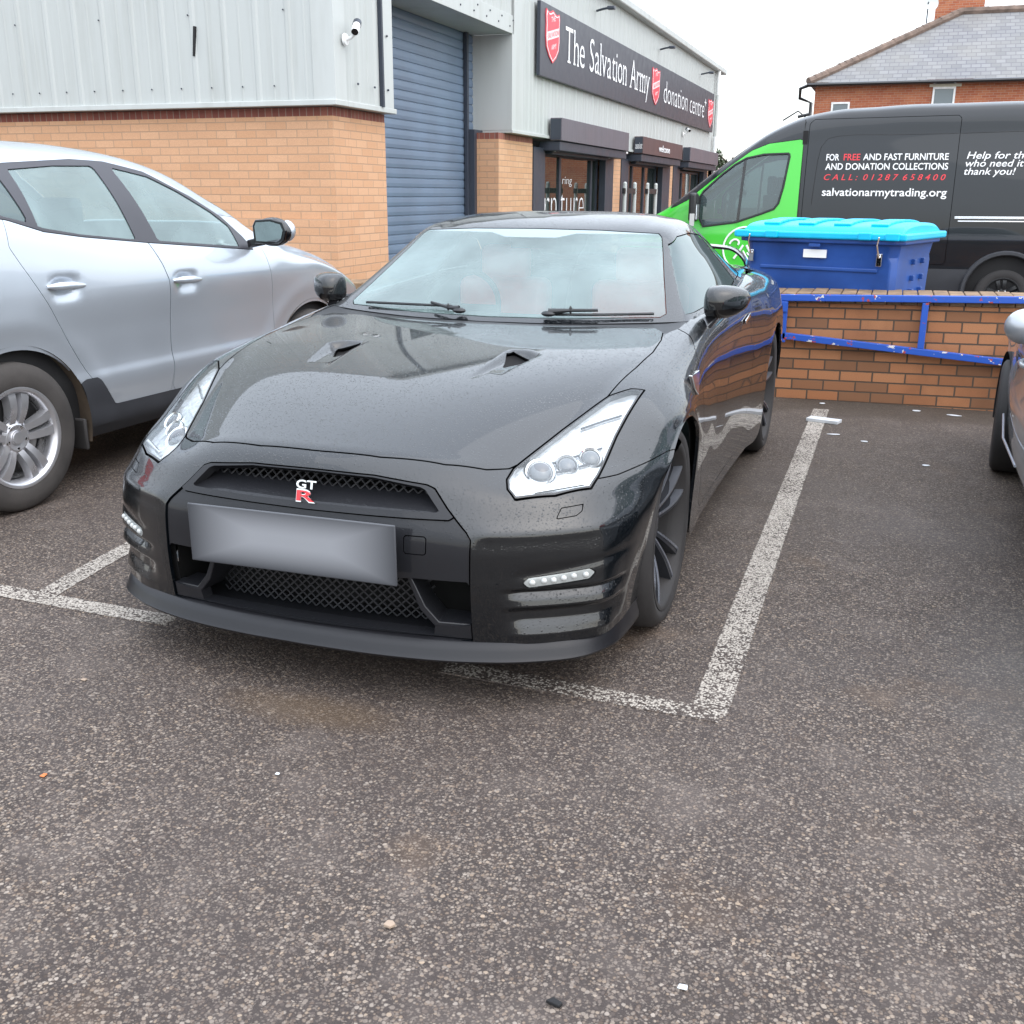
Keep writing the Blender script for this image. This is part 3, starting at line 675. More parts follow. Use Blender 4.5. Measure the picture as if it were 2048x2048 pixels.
    bum,body=body.split(fb,.0014)
    bum.both().obj('front_bumper','black_paint',car)
    DOOR=[(.72,1.02),(.60,.965),(.50,.91),(.455,.86),(.445,.70),(.465,.45),(.52,.30),(.60,.262),(1.5,.262),(1.72,.30),(1.86,.48),(1.93,.75),(1.95,.95),(1.93,1.10),(1.2,1.10)]
    door,body=body.split(np.where(body.V[:,0]>.7,sd_poly(body.V[:,1:],DOOR),1),.0018)
    c=body.cen(); wing=body.faces(c[:,1]<.7); rear=body.faces(c[:,1]>=.7)
    c=wing.cen()
    for s in (1,-1):
        m=(lambda q:q) if s>0 else (lambda q:q.mirror())
        m(wing).obj('front_wing','black_paint',car); dd=m(door).obj('door','black_paint',car)
        hb=MB(); hb.bar((s*.9095,1.655,.876),(s*.9095,1.83,.894),.006,.020); hb.build('door_handle','chrome',dd,30,.002)
    # rear: close the tail
    rear.both().obj('rear_body','black_paint',car)
    last=B[-1]; G=[]
    for k in range(10):
        u=k/9; q=last.copy(); q[:,0]*=(1-u); q[:,1]+=.10*math.sin(u*math.pi/2)*np.clip(last[:,0]/.6,0,1); G.append(q)
    Surf.grid(np.array(G),flip=True).both().obj('rear_bumper','black_paint',car,0)
    # headlights
    for s in (1,-1):
        m=(lambda q:q) if s>0 else (lambda q:q.mirror())
        h=empty('headlight',(0,0,0)); h.parent=car
        ring,lens=hl.cut(-(sd_poly(hl.V[:,:2],HL)+.0075)); 
        m(ring).obj('lamp_bezel','gloss_black',h,.02)
        m(lens).obj('lens','lamp_glass',h,0)
        m(hl.off(-.020)).obj('reflector','reflector',h,0)
        for (px,py,pz,r) in ((.634,-.626,.69,.038),(.695,-.557,.70,.028),(.75,-.492,.711,.029)):
            ii=np.argmin(((hl.V-np.array([px,py,pz]))**2).sum(1)); n=hl.N[ii]; q=hl.V[ii]-n*.020
            b=MB(); qn=Vector((s*n[0],n[1]*.8-.3,n[2]*.75)).normalized(); rot=qn.to_track_quat('Z','Y').to_matrix().to_4x4(); rot.translation=Vector((s*q[0],q[1],q[2]))
            b.ball((0,0,0),(r,r,r*.62),20,12).xform(rot).build('projector','projector',h,60)
            b=MB(); b.lathe([(-.006,r*1.32),(.006,r*1.30),(.012,r*1.15),(.008,r*.98),(-.004,r*.98)],'z',28,closed=True).xform(rot).build('projector_ring','chrome',h,50)
        # lower reflector step
        b=MB(); A=[(.64,-.700,.640),(.76,-.605,.652)]
        b.tube([(s*p[0],p[1],p[2]) for p in A],.007,8); b.build('lamp_strip','chrome',h,40)
        for A2 in ([(.615,-.655,.688),(.690,-.600,.700),(.765,-.520,.716)],[(.655,-.585,.718),(.715,-.515,.730),(.775,-.440,.742)],[(.69,-.40,.778),(.745,-.335,.796),(.79,-.28,.80)]):
            Q=[]
            for a3 in A2:
                ii=np.argmin(((hl.V-np.array(a3))**2).sum(1)); q=hl.V[ii]-hl.N[ii]*.014; Q.append((s*q[0],q[1],q[2]))
            b=MB(); b.tube(Q,.0035,6); b.build('lamp_ridge','dark_alloy',h,40)
        d=m(dr.off(-.003)).obj('day_lamp','drl_base',car,.02)
        q=[]
        for k in range(6):
            u=(k+.5)/6; px=.660+u*.154; pz=.402+u*.0125; ii=np.argmin(((dr.V[:,[0,2]]-[px,pz])**2).sum(1)); pt=dr.V[ii]
            MB().ball((s*pt[0],pt[1]+.001,pt[2]),(.0095,.007,.0085),12,8).build('lamp_bulb','lamp_white',d,60)
        MB().grid
        m(dr.off(.0005)).obj('lens','lamp_glass',d,0)
        m(wash).obj('washer_cover','black_paint',car,.004)
        b=MB(); A=[(s*.905,.205,.850),(s*.918,.215,.80),(s*.926,.245,.775),(s*.905,.36,.845)]; Bq=[(x+s*.014,y,z) for x,y,z in A]
        b.add(A+Bq,[(3,2,1,0),(4,5,6,7),(0,1,5,4),(1,2,6,5),(2,3,7,6),(3,0,4,7)]); b.build('wing_emblem','chrome',car,0,.003)
    # centre panel of the nose
    V=ctr.V; FRM=[(-.05,.572),(.20,.574),(.440,.577),(.4535,.586),(.383,.6585),(.362,.667),(.20,.684),(-.05,.69)]
    frame,panel=ctr.split(sd_poly(V[:,[0,2]],FRM),.0012)
    HOLE=[(-.05,.5915),(.20,.5915),(.402,.595),(.408,.600),(.360,.650),(.345,.657),(.20,.674),(-.05,.679)]
    frame=frame.outside(sd_poly(frame.V[:,[0,2]],HOLE))
    frame.off(.003).both().obj('grille_surround','charcoal',car,.03)
    LOW=[(-.05,.395),(.30,.400),(.335,.404),(.500,.405),(.507,.395),(.507,.268),(.400,.258),(.395,.226),(-.05,.226)]
    panel=panel.outside(sd_poly(panel.V[:,[0,2]],LOW))
    TOW=[(.322,.526),(.374,.526),(.377,.523),(.377,.484),(.374,.481),(.322,.481),(.319,.484),(.319,.523)]
    tow,panel=panel.split(sd_poly(panel.V[:,[0,2]],TOW,.004),.0016)
    pn=panel.off(-.006).both()
    pn.obj('centre_panel','charcoal',car,.04); tow.off(-.0055).obj('towing_cover','charcoal',car,.01)
    up=empty('upper_grille'); up.parent=car
    xs=np.linspace(-.41,.41,29); yb=lambda x:-.855+.16*x*x; 
    MB().grid(np.array([[(x,yb(x)-.018,.590),] for x in xs]).reshape(29,1,3).repeat(5,1)+np.array([[0,.022*k,.010*k+.003*math.sin(k*math.pi/4)] for k in range(5)])).build('grille_shelf','charcoal',up,60,0,2,False)
    def mesh_net(name,par,x0,x1,z0,z1,yf,step,r):
        b=MB(); nx=int((x1-x0)/step); nz=int((z1-z0)/(step*.45))
        for i in range(nx+1):
            for j in range(nz+1):
                cx=x0+i*step+(step/2 if j%2 else 0); cz=z0+j*step*.45
                for dx in (-1,1):
                    a=(cx,yf(cx,cz),cz); e=(cx+dx*step/2,yf(cx+dx*step/2,cz+step*.45),cz+step*.45)
                    b.bar(a,e,r,r)
        return b.build(name,'net',par,0)
    mesh_net('grille_mesh',up,-.375,.36,.625,.675,lambda x,z:-.80+.16*x*x+(z-.62)*.35,.030,.0042)
    b=MB(); b.box(-.40,.40,-.79,-.66,.56,.676); b.f=[f for i,f in enumerate(b.f) if i!=2]; b.build('grille_back','void',up,0,0,2,False)
    lo=empty('lower_grille'); lo.parent=car
    b=MB(); b.box(-.512,.512,-.82,-.66,.195,.50); b.f=[f for i,f in enumerate(b.f) if i!=2]; b.build('grille_back','void',lo,0,0,2,False)
    mesh_net('grille_mesh',lo,-.36,.345,.235,.40,lambda x,z:-.80+.20*x*x,.030,.0045)
    MB().grid(np.array([[(x,y+.2*x*x,.224) for y in (-.895,-.72)] for x in np.linspace(-.5,.5,15)])).build('intake_floor','charcoal',lo,0,0,2,False)
    for s in (1,-1):
        prof=[(.318,.404),(.334,.402),(.372,.318),(.412,.272),(.505,.270),(.505,.258),(.398,.258),(.356,.306)]
        b=MB(); k=len(prof); pf=[(s*a,-.905+.22*a*a,z) for a,z in prof]; pb=[(s*(a*.96),-.79+.1*a*a,z+.004) for a,z in prof]
        b.add(pf+pb,[tuple(range(k)),tuple(range(k,2*k))[::-1]]+[(i,(i+1)%k,(i+1)%k+k,i+k) for i in range(k)])
        b.build('duct_fin','charcoal',car,30,.003)
    # floor of the lower intake and splitter
    pl=[(0,-.905),(.25,-.897),(.475,-.866),(.65,-.805),(.785,-.715),(.850,-.61),(.872,-.48),(.879,-.37)]
    pb=[(0,-.935),(.25,-.926),(.475,-.892),(.665,-.825),(.805,-.728),(.865,-.615),(.884,-.48),(.888,-.37)]
    cnt7=[9,9,9,9,9,8,6]; P=herm(np.array([(a,b,0) for a,b in pl]),cnt7,0); Q=herm(np.array([(a,b,0) for a,b in pb]),cnt7,0)
    rows=[np.c_[P[:,0]*.93,P[:,1]+.16,np.full(60,.224)],np.c_[P[:,0],P[:,1]+.012,np.full(60,.221)],np.c_[P[:,0],P[:,1],np.full(60,.217)],np.c_[P[:,0]*.35+Q[:,0]*.65,P[:,1]*.35+Q[:,1]*.65,np.full(60,.195)],np.c_[Q[:,0],Q[:,1]+.004,np.full(60,.180)],np.c_[Q[:,0]*1.002,Q[:,1]-.004,np.full(60,.170)],np.c_[Q[:,0],Q[:,1]+.002,np.full(60,.162)],np.c_[Q[:,0]*.95,Q[:,1]+.12,np.full(60,.160)]]
    G=np.array(rows); Gm=np.concatenate([(G*[-1,1,1])[:,::-1][:,:-1],G],1)
    MB().grid(Gm).build('splitter','splitter_black',car,35)
    MB().box(-.80,.80,-.36,3.3,.15,.19).build('underbody','dark',car,0)
    # plate
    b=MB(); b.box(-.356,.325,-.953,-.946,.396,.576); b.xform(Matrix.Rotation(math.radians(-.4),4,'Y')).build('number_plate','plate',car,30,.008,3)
    # badge
    bd=empty('badge'); bd.parent=car; n=Vector((0,-1,.25)).normalized(); u=Vector((1,0,0)); v=u.cross(n)*-1
    v=n.cross(u)
    m1=MB(); text_mb(m1,'GT',(-.030,-.872,.632),u,v,w=.066,cap=.024,bold=.02,n=n,depth=.008); m1.build('letters','chrome',bd,0)
    m2=MB(); text_mb(m2,'R',(-.030,-.881,.594),u,v,w=.064,cap=.036,bold=.035,n=n,depth=.004); m2.build('letter_edge','chrome',bd,0)
    m3=MB(); text_mb(m3,'R',(-.0265,-.884,.597),u,v,w=.057,cap=.031,bold=.012,n=n,depth=.005); m3.build('red_letter','red_badge',bd,0)
    # ---- cabin glass and roof
    H=herm(herm(gh_grid(),[26]*9,0),[24]*5,1); g=Surf.grid(H,flip=True)
    WSP=[(-.05,.9725),(.35,.9765),(.60,.983),(.685,.984),(.703,.996),(.640,1.125),(.572,1.272),(.553,1.288),(.30,1.300),(-.05,1.304)]
    ws,g=g.split(np.where((g.V[:,1]<1.42)&(np.abs(g.N[:,0])<.75),sd_poly(g.V[:,[0,2]],WSP),1),.0015)
    bandf=ws.V[:,2]-(1.268+.018*np.clip((np.abs(ws.V[:,0])-.12)/.08,0,1))
    glassm,band=ws.cut(bandf)
    glassm.both().obj('windscreen','wet_glass',car,.004); band.both().obj('windscreen_shade_band','shade_glass',car,.004)
    SW=[(.735,.992),(.80,1.03),(.98,1.135),(1.22,1.243),(1.36,1.275),(1.60,1.282),(1.85,1.268),(1.93,1.258),(1.915,1.05),(1.75,1.036),(1.2,1.008)]
    QW=[(1.955,1.253),(2.12,1.215),(2.26,1.155),(2.36,1.09),(2.30,1.062),(1.945,1.052)]
    sidec=lambda V:(V[:,0]>.55)
    sw,g=g.split(np.where((g.V[:,0]>.5)&(np.abs(g.N[:,0])>.35),sd_poly(g.V[:,1:],SW),1),.0015)
    qw,g=g.split(np.where((g.V[:,0]>.5)&(np.abs(g.N[:,0])>.3),sd_poly(g.V[:,1:],QW),1),.0015)
    rw,g=g.split(np.where((g.V[:,1]>2.1)&(g.N[:,2]>.4),sd_poly(g.V[:,:2],[(-.05,2.28),(.36,2.30),(.46,2.48),(.50,2.85),(.42,2.98),(-.05,3.03)]),1),.0015)
    g.both().obj('roof','black_paint',car,.012); rw.both().obj('rear_window','side_glass',car,.004)
    for s in (1,-1):
        m=(lambda q:q) if s>0 else (lambda q:q.mirror())
        m(sw.off(-.003)).obj('side_window','side_glass',car,.004); m(qw.off(-.003)).obj('quarter_window','gloss_black',car,.004)
        # chrome line at the window sill
        b=MB(); b.tube([(s*.838,.95,.995),(s*.848,1.3,1.008),(s*.850,1.7,1.027),(s*.842,1.92,1.045)],.006,6); b.build('window_sill_strip','trim',car,50)
        # mirror
        mir=empty('door_mirror'); mir.parent=car
        secs=[]
        for (xx,yc,zc,ry,rz) in ((.826,.935,1.030,.003,.003),(.832,.935,1.030,.040,.040),(.845,.935,1.034,.072,.060),(.88,.935,1.036,.090,.066),(.93,.95,1.038,.088,.063),(.97,.972,1.042,.072,.050),(.995,.995,1.047,.042,.030),(1.004,1.006,1.05,.006,.006)):
            ring=[]
            for k in range(25):
                a=2*math.pi*k/24; cy,sz=math.cos(a),math.sin(a)
                e=.72; py=abs(cy)**e*math.copysign(1,cy); pz=abs(sz)**e*math.copysign(1,sz)
                if py>0: py*=.55
                ring.append((s*xx,yc+ry*py,zc+rz*pz))
            secs.append(ring)
        G=herm(np.array(secs),30,0); b=MB(); b.grid(G); up_=[]; lo_=[]
        me=MB(); me.grid(G); 
        b1=MB(); b2=MB()
        for f in me.f:
            c3=np.mean([me.v[i] for i in f],0); tgt=b1 if c3[2]>1.018+(abs(c3[0])-.9)*.12 else b2
            tgt.add([me.v[i] for i in f],[tuple(range(len(f)))])
        for bb,nm,mt in ((b1,'mirror_cap','black_paint'),(b2,'mirror_base','gloss_black')):
            bm=bmesh.new(); mm=bpy.data.meshes.new('x'); mm.from_pydata(bb.v,[],bb.f); bm.from_mesh(mm); bmesh.ops.remove_doubles(bm,verts=bm.verts[:],dist=1e-5); bb.v=[v.co[:] for v in bm.verts]; bm.verts.index_update(); bb.f=[tuple(v.index for v in f.verts) for f in bm.faces]; bm.free()
            bb.build(nm,mt,mir,60)
        b=MB(); b.bar((s*.872,.92,.985),(s*.838,.80,.925),.045,.028); b.build('mirror_arm','gloss_black',mir,30,.006)
        b=MB(); b.box(min(s*.86,s*.975),max(s*.86,s*.975),.981,.984,1.0,1.075); b.build('mirror_glass','chrome',mir,0)
        # door window triangle
        for yc,zc,R in ((0,.356,.40),(2.78,.363,.405)):
            pass
    for s in (1,-1):
        for xo,yc,zc,R in ((.868,0,.356,.392),(.925,2.78,.363,.398)): ww=MB(); wheel_well(ww,xo*s,yc,zc,R,.42,s); ww.build('wheel_arch_liner','dark',car,40)
    for s in (1,-1):
        make_wheel(car,(s*.79,0,.356),s,.356,.287,.25,'ten',('rubber','dark_alloy','alloy_edge'),steer=0)
        make_wheel(car,(s*.795,2.78,.363),s,.363,.290,.28,'ten',('rubber','dark_alloy','alloy_edge'))
    # wipers on the glass
    def onws(xx,zz):
        i=np.argmin((np.abs(ws.V[:,0]-abs(xx))*1.0)**2+(ws.V[:,2]-zz)**2); q=ws.V[i]; n=ws.N[i]; return np.array([xx,q[1],q[2]])+n*[np.sign(xx) or 1,1,1]*.016
    for nm,A,arm in (('wiper',[(.235,.972),(.42,.976),(.66,.984)],[(.26,.970),(.345,.985),(.45,.984)]),('wiper',[(-.60,.984),(-.40,.988),(-.17,.992)],[(-.12,.968),(-.17,.978),(-.26,.992)])):
        w=empty(nm); w.parent=car
        P=[onws(a,b) for a,b in A]; b=MB(); b.tube([tuple(q) for q in herm(np.array(P),8,0)],.006,6); b.build('wiper_blade','plastic',w,40)
        P=[onws(a,b) for a,b in arm]; b=MB(); b.tube([tuple(q+np.array([0,-.012,.012])) for q in P],[.013,.007,.006],8); b.ball(tuple(P[0]+np.array([0,-.012,.004])),(.030,.02,.012),10,6); b.ball(tuple(P[1]+np.array([0,-.012,.014])),(.007,.007,.016),8,6); b.build('wiper_arm','plastic',w,40)
    # cabin
    b=MB(); b.box(-.80,.80,.62,2.85,.22,.30); b.build('cabin_floor','dark',car,0)
    b=MB(); b.box(-.74,.74,.80,1.08,.60,.94); b.build('dashboard','dark',car,30,.03)
    for s in (1,-1):
        st=empty('seat'); st.parent=car
        b=MB(); b.box(s*.36-.24,s*.36+.24,1.35,1.85,.38,.56); b.build('cushion','seat_red',st,40,.05,4)
        b=MB(); b.box(s*.36-.24,s*.36+.24,1.74,1.90,.50,1.04); b.build('backrest','seat_red',st,40,.05,4)
        b=MB(); b.box(s*.36-.13,s*.36+.13,1.78,1.88,1.02,1.20); b.build('headrest','seat_red',st,40,.04,4)
    b=MB(); c0=Vector((-.36,1.22,.93)); pts=[c0+Vector((.18*math.cos(a),.07*math.sin(a),.17*math.sin(a))) for a in np.linspace(0,2*math.pi,29)]; b.tube(pts,.014,8,False); b.bar(c0-Vector((.17,0,0)),c0+Vector((.17,0,0)),.02,.05); b.build('steering_wheel','dark',car,40)
    b=MB(); b.box(-.115,.115,1.20,1.215,1.215,1.265); b.build('rear_view_mirror','gloss_black',car,30,.008)
    # spoiler
    path=[(0,3.40,1.148),(.30,3.40,1.147),(.50,3.405,1.140),(.585,3.41,1.128),(.63,3.42,1.10),(.665,3.43,1.06),(.685,3.44,1.00)]
    Pp=herm(np.array(path),24,0); secs=[]
    for i,q in enumerate(Pp):
        d=Pp[min(i+1,23)]-Pp[max(i-1,0)]; d/=np.linalg.norm(d); up=np.cross(d,[0,-1,0]); up/=np.linalg.norm(up)
        secs.append([q+np.array([0,a,0])+up*b_ for a,b_ in ((-.09,-.004),(-.085,.008),(0,.016),(.08,.012),(.085,0),(0,-.012),(-.09,-.004))])
    G=np.array(secs); Gm=np.concatenate([(G*[-1,1,1])[::-1][:-1],G],0)
    MB().grid(Gm).build('spoiler','black_paint',car,50)
MAT['shade_glass']=glass('windscreen_shade_band',(.30,.36,.38),(.34,.41,.43),.72,.06,.10,.5)
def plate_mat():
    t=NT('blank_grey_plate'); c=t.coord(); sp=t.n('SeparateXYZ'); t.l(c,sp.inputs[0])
    # blank face; soft dark vignette of a blurred plate painted into the colour
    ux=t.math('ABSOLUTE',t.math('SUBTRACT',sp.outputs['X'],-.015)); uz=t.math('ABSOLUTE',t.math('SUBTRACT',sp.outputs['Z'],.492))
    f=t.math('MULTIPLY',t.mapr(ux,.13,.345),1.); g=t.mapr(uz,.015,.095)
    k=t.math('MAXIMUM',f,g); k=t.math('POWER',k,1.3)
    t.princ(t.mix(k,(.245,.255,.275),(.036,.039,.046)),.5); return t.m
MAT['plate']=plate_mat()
gtr()
# ---------------------------------------------------------------- donation centre building
FX=-3.55; GY=5.84; RX=-4.0; CL=.09
bld=empty('donation_centre',(0,0,0),0,'pale grey clad unit over buff brick with a blue-grey roller shutter and dark canopies','building')
# brick walls
b=MB(); b.box(-19,FX,GY,GY+.3,-.3,2.14); b.build('brick_wall','buff_brick',bld,0)
b=MB(); b.box(-19,FX+.03,GY-.05,GY,-.3,1.20); b.build('brick_plinth','buff_brick',bld,0,.004)
b=MB(); b.box(-19,FX,GY+.004,GY+.3,2.14,2.22); b.build('soldier_course','red_header',bld,0)
b=MB(); b.box(FX-.45,FX+.001,GY+.3,GY+1.10,-.3,2.14); b.build('brick_pier','buff_brick',bld,0)
b=MB(); b.box(FX-.45,FX-.003,GY+.3,GY+1.10,2.14,2.22); b.build('soldier_course','red_header',bld,0)
piers=[(10.33,11.75),(16.45,17.05),(21.73,22.12),(26.85,27.2)]
for a,c in piers:
    b=MB(); b.box(FX-.5,FX,a,c,-.3,2.14); b.build('brick_pier','buff_brick',bld,0)
    b=MB(); b.box(FX-.5,FX-.004,a,c,2.14,2.22); b.build('soldier_course','red_header',bld,0)
def rib_sheet(name,o,u,n,length,z0,z1,pitch=.333,parent=bld,mat='cladding',phase=0.0):
    """profiled sheet: o start, u along, n outwards"""
    o=np.array(o,float); u=np.array(u,float); n=np.array(n,float); P=[]
    s=-phase
    prof=[(0,0),(.020,.011),(.05,.011),(.070,0),(.18,0),(.187,.003),(.200,.003),(.207,0)]
    while s<length:
        for a,d in prof:
            q=s+a*pitch/.333
            if 0<=q<=length: P.append((q,d))
        s+=pitch
    P=[(0,0)]+P+[(length,0)]; G=[]
    for q,d in P:
        G.append([o+u*q+n*d+np.array([0,0,z]) for z in (z0,z1)])
    mb=MB(); mb.grid(np.array(G)); return mb.build(name,mat,parent,0,0,2,False)
GT_=5.15
rib_sheet('gable_cladding',(-19,GY-CL,0),(1,0,0),(0,-1,0),19+FX-.12,2.27,4.64,.345,phase=.14)
b=MB(); b.add([(-19,GY-CL,4.63),(FX,GY-CL,4.63),(-11.3,GY-CL,6.3)],[(0,1,2)]); b.build('gable_head','cladding',bld,0)
b=MB(); b.box(FX-.13,FX+CL+.012,GY-CL-.012,GY+.115,2.27,4.62); b.build('corner_flashing','clad_trim',bld,0,.004)
b=MB(); b.box(-19,FX+CL+.02,GY-CL-.03,GY+.12,2.225,2.275); b.box(FX-.1,FX+CL+.02,GY+.12,GY+1.17,2.225,2.275); b.build('drip_flashing','clad_trim',bld,0,.006)
rib_sheet('facade_cladding',(FX+CL,GY+.10,0),(0,1,0),(1,0,0),.72,2.275,4.62,.333,phase=.05)
rib_sheet('facade_cladding',(FX+CL,6.95,0),(0,1,0),(1,0,0),3.6,3.62,4.62,.333,phase=.1)
rib_sheet('facade_cladding',(FX+CL,10.70,0),(0,1,0),(1,0,0),16.4,2.27,4.62,.333,phase=.1)
b=MB(); b.box(FX+CL-.02,FX+CL+.018,6.70,6.95,2.27,4.6); b.build('jamb_flashing','clad_trim',bld,0,.004)
b=MB(); b.box(FX+CL-.02,FX+CL+.040,6.665,6.698,2.27,4.6); b.build('dark_joint','dark_steel',bld,0)
b=MB(); b.box(FX+CL-.02,FX+CL+.02,6.95,10.56,3.44,3.66); b.build('lintel_flashing','clad_trim',bld,0,.004)
b=MB(); b.box(RX,FX+CL-.02,6.9,10.545,3.44,3.47); b.build('lintel_soffit','clad_trim',bld,0)
b=MB(); b.box(RX-.02,FX+CL+.02,10.545,10.62,2.26,3.44); b.box(FX+CL-.02,FX+CL+.02,10.62,11.0,2.26,4.6); b.build('jamb_flashing','clad_trim',bld,0,.004)
b=MB(); b.box(FX-.4,FX+CL+.03,10.55,11.98,2.225,2.268); b.build('drip_flashing','clad_trim',bld,0,.005)
b=MB(); b.box(FX-.3,FX+CL+.03,11.98,27.3,2.225,2.268); b.build('drip_flashing','clad_trim',bld,0,.005)
b=MB(); b.box(RX-.02,RX+.14,10.25,10.55,0,2.26); b.build('steel_jamb','dark_steel',bld,0,.004)
# screws on the cladding
b=MB()
for k in range(14):
    b.ball((-8.6+.345*k+.02,GY-CL-.012,2.405),.008,8,4)
for k in range(5): b.ball((-8.1+1.035*k,GY-CL-.012,3.05+.0*k),.008,8,4)
for yy,zz in ((6.15,2.44),(6.5,2.44),(6.80,2.44),(6.80,2.94),(6.8,3.4)): b.ball((FX+CL+.03,yy,zz),.012,8,4)
for yy in np.arange(7.5,10.6,.42): b.ball((FX+CL+.022,yy,3.52),.012,8,4); b.ball((FX+CL+.022,yy+.12,3.6),.012,8,4)
tag(b.build('fixing_screws','dark_steel',bld,0),kind='stuff')
b=MB(); b.bar((-4.925,GY-CL-.01,2.95),(-4.955,GY-CL-.01,2.69),.024,.02,(0,1,0)); b.build('dark_slot','dark',bld,0)
# roof and gutter
b=MB(); b.add([(-11.3,GY-.05,6.3),(-11.3,27.3,6.3),(FX+.05,27.3,4.66),(FX+.05,GY-.05,4.66),(-19,GY-.05,4.9),(-19,27.3,4.9)],[(0,1,2,3),(0,4,5,1)]); b.build('roof','clad_trim',bld,0)
b=MB(); b.box(FX+CL-.05,FX+.24,GY-.12,27.85,4.60,4.74); b.build('gutter','clad_trim',bld,30,.025)
b=MB(); b.box(FX-.1,FX+.14,27.1,27.34,-.2,4.6); b.build('corner_flashing','clad_trim',bld,0,.004)
b=MB(); b.tube([(FX+.19,26.8,4.6),(FX+.19,26.8,4.0)],.05,10); b.tube([(FX+.19,26.8,2.95),(FX+.19,26.8,0)],.05,10); b.build('downpipe','white_upvc',bld,40)
b=MB(); b.box(FX-.1,FX+.1,27.1,27.3,0,4.6); b.box(-19,FX-.1,27.05,27.25,0,4.6); b.build('end_wall','clad_trim',bld,0)
# roller shutter
def shutter(name,x,y0,y1,z0,z1,pitch,mat):
    prof=[]; z=z0
    while z<z1:
        for a,d in ((0,0),(.006,-.010),(.016,-.010),(.022,0),(.06,.004),(.101,.001)):
            prof.append((x+d,z+a*pitch/.107))
        z+=pitch
    G=np.array([[(px,y,pz) for y in (y0,y1)] for px,pz in prof]); m=MB(); m.grid(G); return m.build(name,mat,bld,0,0,2,False)
shutter('roller_shutter',RX,6.9,10.6,0,3.5,.107,'shutter_blue')
b=MB(); b.box(RX+.012,RX+.06,10.20,10.26,0,3.44); b.build('shutter_guide','dark_steel',bld,0,.003)
b=MB(); b.box(-8,RX-.05,6.5,27,0,.02); b.build('shop_floor','dark',bld,0)
b=MB(); b.box(-8.2,-8,6.5,27,0,3.4); b.build('shop_back_wall','seat_grey',bld,0)
# shopfronts: (y0,y1) of canopy, front/back posts, panes
CX=FX+.30
def canopy(y0,y1,mat,end_mat):
    c=MB(); c.box(FX+CL+.04,CX+.012,y0,y1,2.20,2.515); o=c.build('canopy',mat,bld,0,.006)
    e=MB(); e.box(FX+CL+.05,CX-.004,y0-.006,y0+.002,2.215,2.50); e.build('canopy_end',end_mat,o,0); 
    u=MB(); u.box(FX-.05,CX-.02,y0+.03,y1-.03,2.06,2.19); u.build('shutter_box','dark_steel',o,0,.01)
    return o
c1=canopy(12.17,16.37,'canopy','dark_steel'); c2=canopy(17.55,21.58,'canopy_brown','dark_steel'); c3=canopy(22.58,26.75,'canopy','dark_steel')
for o,(y0,y1) in ((c1,(12.5,15.6)),(c2,(18.0,21.2)),(c3,(23.0,26.2))):
    s=MB(); s.box(FX-.02,FX+.10,y0-.1,y1+.1,2.02,2.14); s.build('shutter_slat_box','dark_steel',o,0,.02)
    for yy in (y0-.07,y1+.07):
        l=MB(); l.ball((FX+.13,yy,2.09),(.03,.03,.04),10,6); l.build('shutter_lock','white_upvc',o,50)
for y0,y1,m in ((16.10,16.62,'white_upvc'),(21.2,21.7,'white_upvc')):
    l=MB(); l.box(FX+.14,FX+.24,y0,y1,2.16,2.195); l.build('canopy_lamp',m,bld,0,.008)
for y0,y1 in ((11.76,12.30),(15.86,16.44),(17.06,17.66),(20.9,21.72),(22.13,22.9),(26.3,26.84)):
    c=MB(); c.box(FX-.1,FX+.02,y0,y1,0,2.10); c.build('steel_post','dark_steel',bld,0,.005)
def pane(y0,y1,z0,z1,name='window',frame=.05,mat='shop_glass',x=FX-.16):
    fr=MB(); f=frame
    fr.box(x-.03,x+.03,y0,y0+f,z0,z1); fr.box(x-.03,x+.03,y1-f,y1,z0,z1); fr.box(x-.029,x+.029,y0+f,y1-f,z1-f,z1); fr.box(x-.029,x+.029,y0+f,y1-f,z0,z0+f)
    w=fr.build(name,'dark_steel',bld,0)
    g=MB(); g.box(x-.004,x+.004,y0+f,y1-f,z0+f,z1-f); g.build('pane',mat,w,0); return w
w1=pane(12.30,13.56,.3,2.06); w2=pane(13.56,15.45,.3,2.06); w2b=pane(15.45,15.86,.3,2.06)
w3=pane(17.66,18.6,.1,2.04,'door'); w4=pane(18.6,19.7,.1,2.04); w5=pane(19.7,20.9,.1,2.04); w6=pane(22.9,24.0,.4,2.0); w7=pane(24.0,26.3,.4,2.0)
# brick seen through the panes: the inner return wall of the shop
b=MB(); b.box(FX-1.5,FX-1.3,12.2,14.5,0,2.6); b.box(FX-1.6,FX-1.35,19.4,21,0,2.6); b.box(FX-1.6,FX-1.35,22.9,24.6,0,2.6); b.build('inner_brick_wall','buff_brick',bld,0)
# window lettering and canopy lettering
UY=(0,1,0); UZ=(0,0,1)
m=MB(); text_mb(m,'urn',(FX-.150,12.37,1.00),UY,UZ,w=1.08,cap=.62,bold=-.02); m.build('lettering','white_letter',w1,0,0,2,False)
m=MB(); text_mb(m,'ture',(FX-.150,13.66,1.00),UY,UZ,w=1.40,cap=.62,bold=-.02); m.build('lettering','white_letter',w2,0,0,2,False)
m=MB(); text_mb(m,'ring',(FX-.152,13.75,1.60),UY,(0,.12,1),w=.55,cap=.13,bold=-.01); m.build('lettering','white_letter',w2,0,0,2,False)
m=MB(); text_mb(m,'welcome',(CX+.016,18.98,2.285),UY,UZ,w=1.12,cap=.135,n=(1,0,0),depth=.006); m.build('lettering','white_letter',c2,0)
m=MB(); text_mb(m,'assist',(FX+CL+.07,17.541,2.29),(1,0,0),UZ,w=.135,cap=.12); m.build('lettering','white_letter',c2,0,0,2,False)
